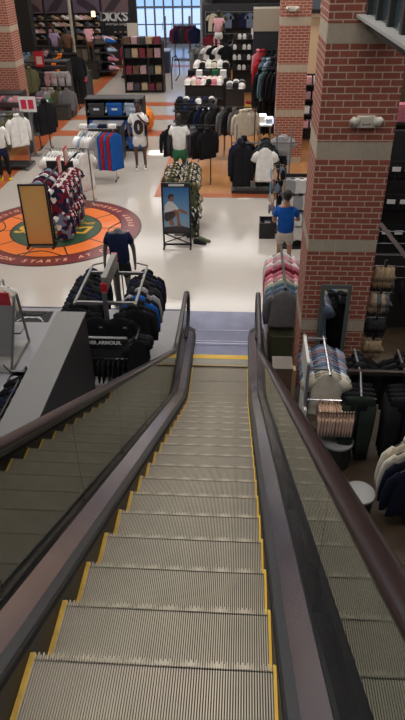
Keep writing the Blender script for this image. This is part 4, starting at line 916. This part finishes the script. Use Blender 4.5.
def caps(x0, x1, y, z, n, cols, where, group, s=1.25, ny=1, dy=.3):
    for j in range(ny):
        for i in range(n):
            c = cols[(i+j*2) % len(cols)]
            o = ob('cap', CAP, FB(c), None, (x0+(x1-x0)*i/max(1,n-1), y+j*dy, z), random.uniform(-.4,.4)); o.scale = (s,s,s)
            tag(o, f"{NICE.get(c,c)} cap on {where}, {ORD[i]} from the aisle" + (f" in row {['one','two','three','four'][j]}" if ny > 1 else ''), 'cap', group)
table('black front display shelf of dark caps beside the orange floor stripes', -2.4, -.75, 25.0, 25.9, 1.15, tiers=(.55,.95))
caps(-2.2,-.95,25.2,1.15,6,['black','charcoal','navy','white'],'the front dark table','caps on the front dark table',1.3,2,.4)
caps(-2.2,-.95,24.9,.95,6,['black','navy','black','grey'],'the ledge of the front dark table','caps on the ledge of the front dark table',1.2)
table('black table heaped with white and pink caps in the middle of the sale island', -2.25, -.6, 28.0, 29.2, 1.3, tiers=(.8,))
caps(-2.1,-.75,28.2,1.30,7,['white','cream','rose','white','black','pink','white'],'the heaped sale table','caps on the heaped sale table',1.6,3,.35)
table('black table with white caps and folded shirts farther along the sale island', -2.1, -.4, 31.3, 32.6, 1.45, tiers=(.9,))
caps(-1.95,-.6,31.5,1.45,6,['white','black','white','cream'],'the third sale table','caps on the third sale table',1.7,3,.4)
for i in range(5):
    folded('folded_clothes', f"folded {['black','white','charcoal','green','white'][i]} pile on the block between the sale tables, {ORD[i]} from the aisle", ['black','white','charcoal','green','white'][i], -2.1+i*.36, 30.1, 1.25, 'folded piles between the sale tables', 6, .3, .4, .05)
t = thing('display_block', 'black block between the two sale tables of caps', 'display block', (-1.4,30.1,0)); ob('body', MB().box(-.9,.9,-.4,.4,0,1.22).mesh('b', bevel=.01), DARKSHELF, t); ob('top', B(-.92,.92,-.42,.42,1.22,1.25), BLACKM, t)
table('black table of grey caps beside the wood floor next to the sale island', -.45, .35, 27.6, 29.0, 1.2)
caps(-.3,.2,27.9,1.2,3,['grey','black','white'],'the table beside the wood floor','caps on the table beside the wood floor',1.6,3,.4)
# racks of tee shirts and grey trousers
simple_rack('dark rack of grey trousers below the pink mannequin', -2.3, -.6, 34.6, 1.95, BLACKM)
row('pants', ['grey','charcoal','white','grey','lightgrey','white','grey','charcoal'], (-2.25,34.5,1.93), (-.7,34.5,1.93), .3, 'the rack below the pink mannequin', 'trousers below the pink mannequin', s=1.45, end='aisle')
simple_rack('dark rack of white t-shirts in front of the grey trousers', -1.9, -.5, 33.6, 2.2, BLACKM)
row('tee', ['grey','white','black','white','black'], (-1.75,33.5,2.18), (-.6,33.5,2.18), .2, 'the rack before the grey trousers', 't-shirts before the grey trousers', s=1.35, end='aisle')
simple_rack('dark rack of black and grey jackets along the wood floor', -.6, .7, 35.6, 2.1, BLACKM)
row('jacket', ['black','grey','black','charcoal','white','black'], (-.5,35.5,2.08), (.6,35.5,2.08), .3, 'the rack along the wood floor', 'jackets on the rack along the wood floor', s=1.4, end='aisle')
t = thing('display_plinth', 'tall black plinth under the pink-shirted mannequin', 'plinth', (-1.10,31.0+5.0,0)); ob('body', MB().box(-.3,.3,-.3,.3,0,1.35).mesh('b', bevel=.01), BLACKM, t); ob('top', B(-.32,.32,-.32,.32,1.35,1.38), GREYM, t)
figure('mannequin', 'mannequin in a pink t-shirt and white shorts on the tall black plinth', 'mannequin', (-1.10,36.0,1.38), 0, MDARK, dict(shirt=FB('rose'), sleeves='short', shorts=FB('white')), s=1.18, head=True)
# footwear-like wall of small packages (white tops) near x 0..1
t = thing('package_rack', 'black rack filled with rows of small white-topped packages beside the pink mannequin', 'rack', (.45,33.2,0))
ob('back_panel', B(-.75,.6,.1,.14,0,2.6), DARKSHELF, t)
for z in (1.1,1.55,2.0,2.45): ob('shelf', B(-.75,.6,-.25,.1,z-.03,z), DARKSHELF, t)
for r_, z in enumerate((1.1,1.55,2.0,2.45)):
    for k in range(6):
        o = ob('package', MB().loft([[(-.07,-.06,0),(.07,-.06,0),(.07,.06,0),(-.07,.06,0)],[(-.09,-.07,.12),(.09,-.07,.12),(.09,.07,.12),(-.09,.07,.12)],[(-.05,-.03,.22),(.05,-.03,.22),(.05,.03,.22),(-.05,.03,.22)]]), FB('white' if (k+r_)%3 else 'charcoal'), None, (-.2+k*.23,33.05,z))
        tag(o, f"{'white' if (k+r_)%3 else 'charcoal'} small package on the {['lowest','second','third','top'][r_]} shelf by the pink mannequin, {ORD[k]} along", 'package', 'small packages by the pink mannequin')
# wall of hung shirts at the north end
t = thing('shirt_rail', 'long wall rail of patterned shirts on the charcoal wall near the entrance', 'clothing rail', (.4,39.9,0))
ob('rail', B(-2.4,2.2,-.25,-.22,3.05,3.08), GREYM, t); ob('rail', B(-2.4,2.2,-.25,-.22,1.95,1.98), GREYM, t); ob('bracket', B(-2.42,-2.39,-.25,.1,1.9,3.1), GREYM, t); ob('bracket', B(2.19,2.22,-.25,.1,1.9,3.1), GREYM, t)
for i, c in enumerate(['cream','olive','slate','black','navy','slate','black','royal','slate','navy']):
    garment('tee', c, (-1.55+i*.42,39.66,3.05), 0, f"{c} t-shirt on the upper rail of the charcoal wall, {ORD[i]} from the doors", 't-shirts on the upper wall rail', 1.25 if i < 2 else 1.05)
for i, c in enumerate(['maroon','rose','black','black','charcoal','black','teal','navy','red','charcoal']):
    garment('jacket', c, (-1.75+i*.42,39.66,1.96), 0, f"{c} jacket on the lower rail of the charcoal wall, {ORD[i]} from the doors", 'jackets on the lower wall rail', 1.25)
t = thing('price_placard', 'white price placard on a post before the charcoal clothing wall', 'placard', (.85,37.6,0)); ob('card', B(-.24,.24,-.01,.01,1.95,2.45), WHITEP, t); ob('post', B(-.02,.02,.01,.05,0,2.4), BLACKM, t); ob('base', B(-.15,.15,-.1,.2,0,.03), BLACKM, t)
t = thing('portrait_poster', 'dark poster with a pale portrait above the placard on the clothing wall', 'poster', (.9,39.98,2.35)); ob('print', B(-.35,.35,-.14,-.12,-.35,.35), mat('poster_dark', (.05,.05,.06), .5), t); ob('portrait', MB().prism([(-.2,-.3),(.2,-.3),(.17,.0),(.1,.22),(-.1,.22),(-.17,0)],'y',-.15,-.14), mat('printed_face', (.5,.32,.28), .5), t)
# recess to the right of the far pillar
t = thing('display_screen', 'dark wall screen showing a pale figure above the sand-coloured wall', 'screen', (3.4,28.9,4.25)); ob('case', MB().box(-.8,.6,-.12,-.02,-.38,.45).mesh('b', bevel=.01), BLACKM, t)
ob('picture', B(-.42,.30,-.125,-.12,-.25,.35), mat('screen_picture', (.10,.12,.15), .3), t); ob('pictured_figure', MB().prism([(-.1,-.2),(.2,-.2),(.14,.05),(.06,.25),(-.02,.2),(-.08,0)],'y',-.13,-.125), mat('printed_white',(0,0,0)), t)
t = thing('shoe_box_shelf', 'shelf of pale pink boxes between the two brick pillars', 'shelf', (2.85,24.2,0))
for z in (.5,1.0,1.5,2.0): ob('shelf', B(-.45,.9,-.25,.25,z-.03,z), DARKSHELF, t)
ob('side_panel', B(-.48,-.45,-.25,.25,0,2.3), DARKSHELF, t); ob('back_panel', B(-.45,.9,.23,.25,0,2.3), DARKSHELF, t)
for r_, z in enumerate((.5,1.0,1.5,2.0)):
    for k in range(3):
        tag(ob('package', MB().box(-.13,.13,-.12,.12,0,.26).mesh('b', bevel=.01), FB(['rose','white','mauve'][(k+r_)%3]), None, (2.6+k*.33,24.15,z)), f"{['rose','white','mauve'][(k+r_)%3]} package between the brick pillars, {['lowest','second','third','top'][r_]} shelf, {ORD[k]} along", 'package', 'packages between the brick pillars')
# ================================================================== SOCK FIXTURE AND SHOPPER
t = thing('sock_fixture', 'black gridwall fixture hung with packs of white socks beside the near brick pillar', 'sock fixture', (1.75,14.35,0))
ob('back_panel', B(-.42,.35,.10,.13,.05,1.75), mat('black_gridwall', (.015,.015,.015), .5), t); ob('base', B(-.45,.38,-.25,.3,0,.05), BLACKM, t)
for z in (1.55,1.15,.75,.38): ob('peg_bar', B(-.42,.35,-.01,.01,z+.14,z+.155), CHROME, t)
def sock_mb():
    mb = MB(); mb.loft([[(x*wd, y*.02, z) for x, y in ((-1,-1),(1,-1),(1,1),(-1,1))] for z, wd in ((.14,.03),(.12,.06),(.0,.065),(-.12,.06),(-.16,.045))])
    mb.loft([[(.10+x*wd, y*.018, z) for x, y in ((-1,-1),(1,-1),(1,1),(-1,1))] for z, wd in ((.12,.035),(.0,.05),(-.15,.04))]); return mb
sk = sock_mb().mesh('sock_pack', smooth=False)
for r_, z in enumerate((1.55,1.15,.75,.38)):
    for k in range(4):
        for j in range(2):
            o = ob('sock_pack', sk, FB('white' if (r_*4+k)%5 else 'lightgrey'), None, (1.40+k*.20, 14.28-.09*j-.02, z), random.uniform(-.12,.12)); o.scale = (1.12,1,1.1)
            tag(o, f"{'white' if (r_*4+k)%5 else 'light grey'} sock pack, {['top','second','third','lowest'][r_]} row by the near pillar, {ORD[k]} along, {['rear','front'][j]}", 'socks', 'sock packs by the near pillar')
t = thing('accessory_spinner', 'slim spinner of small patterned accessories beside the shopper in blue', 'spinner', (1.22,15.35,0)); ob('post', B(-.02,.02,-.02,.02,0,1.75), BLACKM, t); ob('base', MB().cyl((0,0),.25,0,.03,20), BLACKM, t)
for z in (1.65,1.35,1.05,.75): ob('ring', MB().tube([(math.cos(a)*.18,math.sin(a)*.18,z) for a in [2*PI*i/12 for i in range(12)]], .008, 5, closed=True), CHROME, t)
for r_, z in enumerate((1.50,1.18,.88,.58)):
    for k in range(6):
        a = 2*PI*k/6+r_*.4; c = ['teal','peach','slate','black','tan','rose','lightblue'][(k*2+r_)%7]
        o = ob('accessory', MB().loft([[(-.05,-.015,-.12),(.05,-.015,-.12),(.05,.015,-.12),(-.05,.015,-.12)],[(-.06,-.02,.02),(.06,-.02,.02),(.06,.02,.02),(-.06,.02,.02)],[(-.01,-.01,.12),(.01,-.01,.12),(.01,.01,.12),(-.01,.01,.12)]]), FB(c), None, (1.22+math.cos(a)*.19,15.35+math.sin(a)*.19,z), a+PI/2)
        tag(o, f"{NICE.get(c,c)} accessory on the {['top','second','third','lowest'][r_]} ring of the spinner, position {['one','two','three','four','five','six'][k]}", 'accessory', 'accessories on the spinner')
t = thing('bargain_bin', 'small black open bin of colourful pieces on the beige floor beside the shopper in blue', 'bin', (.98,14.95,0))
ob('bin_wall', MB().box(-.2,.2,-.24,-.22,.0,.42).box(-.2,.2,.22,.24,0,.42).box(-.2,-.18,-.22,.22,0,.42).box(.18,.2,-.22,.22,0,.42), BLACKM, t); ob('bin_floor', B(-.18,.18,-.22,.22,.28,.30), BLACKM, t)
for k, c in enumerate(['pink','teal','black']): tag(ob('rolled_garment', MB().tube([(-.07,0,0),(.07,0,0)], .045, 8), FB(c), None, (.98, 14.82+k*.13, .35), .2), f"rolled {c} piece in the small open bin", 'rolled garment')
SKIN = mat('person_skin', (.33,.17,.10), .5)
figure('person', 'person in a royal blue t-shirt and pale shorts facing away toward the white socks', 'person', (1.30,12.95,0), PI-.1, SKIN, dict(shirt=fab('bright_blue', (.010,.085,.36)), sleeves='short', shorts=fab('stone', (.48,.42,.36)), shoes=FB('white')), s=1.04, head=True, hands=True,
     armL=[(-.27,-.04,1.15),(-.20,-.24,1.08),(-.17,-.33,1.07)], armR=[(.27,-.02,1.13),(.24,-.22,1.02),(.22,-.30,1.0)], hair=mat('dark_brown_hair', (.018,.010,.007), .7))
# ================================================================== WEST ZONE
figure('mannequin', 'mannequin in white jacket, black tights and yellow shoes standing on the wood floor', 'mannequin', (-7.35,19.35,0), .25, MDARK, dict(shirt=FB('white'), sleeves='long', shorts=FB('navy'), pants=FB('black'), shoes=FB('yellow')), s=1.12, head=False)
t = thing('clothing_rack', 'large black two-tier rack of olive and cream jackets at the edge of the wood floor', 'clothing rack', (-8.0,20.6,0))
ob('rail', MB().box(-1.0,1.15,-.02,.02,1.78,1.82), GREYM, t); ob('post', B(-.98,-.94,-.02,.02,0,1.8), GREYM, t); ob('post', B(1.09,1.13,-.02,.02,0,1.8), GREYM, t); ob('base_shelf', B(-1.0,1.15,-.35,.35,.10,.14), DARKSHELF, t); ob('foot', B(1.05,1.15,-.4,.4,0,.1), GREYM, t); ob('foot', B(-1.0,-.9,-.4,.4,0,.1), GREYM, t)
row('jacket', ['black','olive','olive','charcoal','cream','olive','grey','olive','white'], (-8.8,20.5,1.78), (-7.05,20.45,1.78), .8, 'the two-tier rack at the band', 'jackets on the two-tier rack', s=1.3, end='mannequin')
t = thing('sale_sign', 'white sale sign with red print standing above the olive jackets', 'sign', (-7.15,22.0,0)); ob('card', MB().box(-.30,.30,-.012,.012,1.50,2.0).mesh('c', bevel=.003), WHITEP, t); ob('red_print', MB().box(-.22,-.03,-.016,-.012,1.60,1.90).box(.03,.22,-.016,-.012,1.60,1.90), mat('red_print', (.65,.03,.08), .5), t); ob('post', B(-.03,.03,.012,.06,0,1.98), GREYM, t); ob('base', B(-.2,.2,-.1,.2,0,.03), GREYM, t)
t = thing('clothing_rack', 'long black shelf rack of dark trousers beside the white sale sign', 'clothing rack', (-8.3,22.4,0))
ob('top', B(-1.6,.9,-.35,.35,2.02,2.08), DARKSHELF, t); ob('shelf', B(-1.6,.9,-.35,.35,1.62,1.66), DARKSHELF, t); ob('end_panel', B(.9,.94,-.35,.35,0,2.1), DARKSHELF, t); ob('end_panel', B(-1.64,-1.6,-.35,.35,0,2.1), DARKSHELF, t)
row('pants', ['black','charcoal','black','black','grey','black','grey'], (-9.4,22.0,1.60), (-7.6,22.0,1.60), .2, 'the black shelf rack', 'trousers on the black shelf rack', s=1.25, end='brick pillar')
simple_rack('short rack of long grey coats between the sale sign and the orange stripes', -7.25, -6.75, 22.9, 1.75, BLACKM); row('jacket', ['grey','grey','black'], (-7.15,22.8,1.73), (-6.85,22.9,1.73), .9, 'the short coat rack', 'coats on the short rack', s=1.5, end='sale sign')
t = thing('display_table', 'black metal table of folded red and pale clothes past the sale sign', 'display table', (-7.95,25.5,0))
ob('top', B(-.6,.6,-.5,.5,1.02,1.06), DARKSHELF, t); ob('shelf', B(-.58,.58,-.48,.48,.45,.48), DARKSHELF, t)
for x in (-.58,.54):
    for y in (-.48,.44): ob('leg', B(x,x+.04,y,y+.04,0,1.02), BLACKM, t)
for i in range(6):
    c = ['red','lightblue','white','red','rose','green'][i]
    folded('folded_clothes', f"folded {NICE.get(c,c)} pile on the black metal table, {['front','back'][i//3]} {ORD[i%3]} from the brick pillar", c, -8.3+(i%3)*.36, 25.25+(i//3)*.45, 1.06, 'folded piles on the black metal table', 4, .3, .34, .04)
t = thing('shelf_rack', 'wide black tiered rack with a red sign and hanging lavender shorts', 'clothing rack', (-8.35,28.2,0))
for z in (2.2,1.95,1.25): ob('shelf', B(-1.15,1.15,-.35,.35,z,z+.05), DARKSHELF, t)
ob('end_panel', B(-1.19,-1.15,-.35,.35,0,2.25), DARKSHELF, t); ob('end_panel', B(1.15,1.19,-.35,.35,0,2.25), DARKSHELF, t); ob('red_sign', B(-.15,.25,-.40,-.38,2.05,2.65), mat('red_sign',(0,0,0)), t); ob('sign_label', B(-.07,.17,-.405,-.40,2.15,2.45), mat('cream_label',(0,0,0)), t)
row('shorts', ['purplegrey','lavender','lavender','charcoal','mauve','lightgrey','lightgrey'], (-9.3,27.8,1.93), (-7.3,27.8,1.93), 0, 'the red-signed tiered rack', 'shorts on the tiered rack', s=1.25, end='pillar')
row('jacket', ['black','slate','charcoal','purplegrey','lightgrey','olive','grey'], (-9.3,27.8,1.24), (-7.3,27.8,1.24), .2, 'the lower tier of that rack', 'jackets on the lower tier of the tiered rack', s=1.2, end='pillar')
t = thing('storage_bin', 'dark low storage block at the edge of the orange band', 'storage block', (-7.55,28.0,0)); ob('body', MB().box(-.35,.35,-.6,.6,0,.55).mesh('b', bevel=.02), mat('dark_green_grey', (.045,.05,.045), .6), t); ob('lid', B(-.37,.37,-.62,.62,.55,.60), DARKSHELF, t)
simple_rack('black rack with one orange vest hanging among black jackets', -8.4, -7.1, 29.6, 2.35, BLACKM)
row('jacket', ['black','charcoal','orange','black','black','black'], (-8.3,29.5,2.33), (-7.2,29.5,2.33), .1, 'the orange vest rack', 'jackets on the orange vest rack', s=1.35, end='shorts rack')
row('jacket', ['black']*7, (-8.3,29.8,1.3), (-7.2,29.8,1.3), 1.0, 'the lower bar of the orange vest rack', 'black jackets below the orange vest', s=1.1, end='shorts rack')
t = thing('shoe_bench', 'sloping dark bench with rows of orange, red and grey shoes at the wood floor edge', 'shoe display', (-7.95,31.6,0))
for k, z in enumerate((.45,.85,1.25)): ob('ledge', B(-.8+.0*k,.8,-.9+.5*k,-.35+.5*k,z-.04,z), DARKSHELF, t)
ob('body', MB().prism([(-.9,0),(.7,0),(.7,1.2),(.1,1.2),(-.9,.4)],'x',-.78,.78), mat('black_laminate',(0,0,0)), t)
for k, (y, z) in enumerate(((30.95,.46),(31.45,.86),(31.95,1.26))):
    for i in range(6):
        c = ['orange','red','grey','olive','white','slate'][(i+k*2)%6]
        o = ob('shoe', SHOE, FB(c), None, (-8.62+i*.26, y, z), .3); o.scale = (1.5,1.4,1.5); tag(o, f"{c} shoe on the {['front','middle','rear'][k]} ledge of the sloping bench, {ORD[i]} along", 'shoe', 'shoes on the sloping bench')
t = thing('angled_shoe_shelf', 'angled shelf end with rows of pink and blue shoes near the cream notice board', 'shoe display', (-7.55,38.9,0), .35)
ob('end_panel', B(-1.1,-1.0,-1.2,1.2,0,2.0), DARKSHELF, t)
for k, z in enumerate((.3,.75,1.2,1.65)): ob('ledge', B(-1.0,.25,-1.2+.15*k,1.2,z,z+.05), DARKSHELF, t); 
for k, z in enumerate((.35,.80,1.25,1.70)):
    for i in range(7):
        c = ['rose','pink','lightblue','royal','mauve','white'][(i+k)%6]
        a_ = Vector((-7.55,38.9,z))+Matrix.Rotation(.35,3,'Z')@Vector((.05,-.9+.1*k+i*.29,0))
        o = ob('shoe', SHOE, FB(c), None, a_, 1.9); o.scale = (2,1.8,1.8); tag(o, f"{NICE.get(c,c)} shoe on the angled shelf end, {['lowest','second','third','top'][k]} ledge, {ORD[i]} from the aisle", 'shoe', 'shoes on the angled shelf end')
# far figures
figure('person', 'person in a maroon top walking beside the pink shoe shelf near the entrance', 'person', (-6.35,36.9,0), 1.2, SKIN, dict(shirt=FB('maroon'), sleeves='long', pants=FB('brown'), shoes=FB('black')), s=1.12, hands=True, hair=mat('dark_brown_hair',(0,0,0)), legs=[[(-.12,-.16,.52),(-.12,-.12,.09)],[(.12,.05,.50),(.12,.22,.14)]])
for i, (x, y, c, lab, c2) in enumerate([(-9.75,35.6,'lavender','mannequin in a lavender top standing by the far shoe displays','charcoal'),(-8.3,37.4,'rose','mannequin in a pale pink top beside the pink shoe shelf','brown'),(-8.9,34.9,'brown','dark mannequin in a brown top behind the shoe bench','black'),(-11.3,32.4,'olive','mannequin in an olive top beside the green clothing heap','black')]):
    tp = thing('display_platform', f"black platform under the {['lavender','pale pink','brown','olive'][i]}-topped mannequin", 'platform', (x,y,0)); ob('block', MB().box(-.35,.35,-.35,.35,0,.88), DARKSHELF, tp); ob('plate', B(-.36,.36,-.36,.36,.88,.90), BLACKM, tp)
    figure('mannequin', lab, 'mannequin', (x,y,.90), .1*i, MDARK, dict(shirt=FB(c), sleeves='short' if i != 2 else 'long', shorts=FB(c2)), s=1.1)
# low cabinets of shoe boxes and shelves
for u in range(3):
    x0 = -12.2+u*1.75
    t = thing('shoe_cabinet', f"low dark cabinet with beige box fronts before the footwear wall, {ORD[u]} from the brick pillar", 'cabinet', (x0,38.4,0))
    ob('body', MB().box(-.82,.82,-.3,.3,0,1.5), DARKSHELF, t); ob('top', B(-.84,.84,-.32,.32,1.5,1.54), BLACKM, t)
    for r_ in range(2):
        for k in range(3): ob('box_front', MB().box(-.76+k*.52,-.30+k*.52,-.33,-.30,.12+r_*.68,.72+r_*.68).mesh('b', bevel=.01), mat('beige_box_front', (.23,.19,.13), .6) if (u+r_+k)%3 else mat('brown_box_front', (.12,.09,.06), .6), t)
for u in range(4):
    x0 = -12.6+u*1.72
    t = thing('footwear_bay', f"footwear wall bay with shelves and a large picture above, {ORD[u]} from the pillar", 'shelving', (x0,41.6,0))
    ob('upright', B(-.86,-.80,-.35,.35,0,3.4), DARKSHELF, t); ob('upright', B(.78,.84,-.35,.35,0,3.4), DARKSHELF, t); ob('back_panel', B(-.8,.78,.3,.35,0,3.4), mat('brown_back_panel', (.05,.035,.028), .6), t)
    for z in (1.55,1.9,2.25,2.6): ob('shelf', B(-.8,.78,-.3,.3,z-.03,z), mat('maple_shelf', (.28,.16,.09), .5), t)
    pc = ['mauve','purplegrey','lavender','mauve'][u]
    p_ = ob('picture', B(-.8,.78,-.36,-.32,2.95,3.95), mat('picture_'+pc, tuple(v*.45 for v in C_[pc]), .5), t)
    ob('picture_shape', MB().prism([(-.7,3.0),(-.1,3.05),(.3,3.5),(.6,3.85),(.1,3.8),(-.3,3.5)] if u%2 else [(.7,3.0),(.2,3.0),(-.5,3.4),(-.6,3.8),(.0,3.6),(.5,3.3)],'y',-.37,-.36), mat('picture_dark_shape', (.05,.035,.05), .5), t)
    for r_, z in enumerate((1.55,1.9,2.25,2.6)):
        for k in range(5):
            c = ['white','black','tan','rose','slate','brown','beige','charcoal'][(k*3+r_*2+u)%8]
            o = ob('shoe', SHOE, FB(c), None, (x0-.62+k*.31,41.45,z), 1.2); o.scale = (1.7,1.7,1.7); tag(o, f"{c} shoe, {['lowest','second','third','top'][r_]} shelf of the {ORD[u]} footwear bay, {ORD[k]} along", 'shoe', 'shoes on the footwear wall')
# wall sign
t = thing('store_sign', "large pale DICK'S lettering on the dark wall beside the entrance", 'sign', (-7.55,41.3,2.45))
ob('panel', B(-.9,1.1,.0,.08,-.7,1.0), mat('black_sign_panel', (.010,.012,.014), .5), t)
for i, ch in enumerate("DICK'S"):
    ob('letter', MB().merge(text_mb(ch, .68, .02, bold=.02), Matrix.Translation(((-.62,-.36,-.08,.24,.49,.68)[i],-.03,.28))@UPR), mat('pale_lettering', (.75,.77,.77), .5), t)
ob('small_lettering', MB().merge(text_mb('SPORTING GOODS', .15, .01, spacing=1.1), Matrix.Translation((.15,-.02,-.12))@UPR), mat('pale_lettering',(0,0,0)), t)
t = thing('lit_sign', 'small glowing yellow panel high on the footwear wall', 'light', (-8.75,41.14,2.75)); ob('glow_panel', B(-.11,.11,-.06,-.03,0,.30), mat('glowing_panel', (.9,.6,.3), .5, emit=(1,.62,.28), es=3), t); ob('case', B(-.14,.14,-.03,.1,-.03,.33), BLACKM, t)
# columns and poles
t = thing('black_column', 'wide black square column in front of the footwear wall', 'column', (-10.45,33.5,0)); ob('shaft', MB().box(-.32,.32,-.3,.3,0,8.98), mat('black_column_paint', (.012,.012,.012), .5), t); ob('base', B(-.36,.36,-.34,.34,0,.2), BLACKM, t)
for i, (x, y) in enumerate(((-10.75,32.2),(-9.15,37.2))):
    t = thing('steel_pole', f"pale steel pole rising through the footwear area, {['next to the black column','next to the glowing panel'][i]}", 'pole', (x,y,0)); ob('shaft', MB().cyl((0,0),.09,0,8.98,12), mat('pale_pole_paint', (.40,.36,.30), .5), t); ob('collar', MB().cyl((0,0),.14,0,.1,12), GREYM, t)
t = thing('light_post', 'slim bright white post leaning beside the clothing heap at the brick pillar', 'post', (-8.35,25.4,0), rot=(0,-.12,0)); ob('tube', B(-.03,.03,-.03,.03,.3,2.85), mat('white_tube', (.85,.85,.88), .3), t); ob('foot', B(-.12,.12,-.12,.12,0,.3), GREYM, t)
# heaps of hanging clothes near the brick pillar
for bi, (x0, x1, y, z, cols) in enumerate([(-10.2,-8.3,26.4,2.3,['teal','charcoal','slate','pink','grey','charcoal','teal','olive']),(-11.3,-9.2,31.0,2.2,['olive','slate','charcoal','green','grey','teal','slate','olive','charcoal']),(-8.9,-7.9,23.4,1.9,['rose','charcoal','pink','grey','rose']),(-10.6,-8.9,33.8,1.9,['charcoal','grey','slate','mauve','charcoal','grey','olive'])]):
    simple_rack(f"{['grey green','olive','pink toned','grey'][bi]} clothing rack around the west brick pillar, {['just beyond it','well beyond it','just before it','before the black column'][bi]}", x0, x1, y, z, BLACKM)
    row('jacket' if bi != 2 else 'tee', cols, (x0+.05,y,z-.02), (x1-.05,y,z-.02), .6, f"the {['grey green','olive','pink toned','grey'][bi]} rack by the west pillar", f"clothes on the {['grey green','olive','pink toned','grey'][bi]} rack", s=1.25, jitter=.4, end='wall')
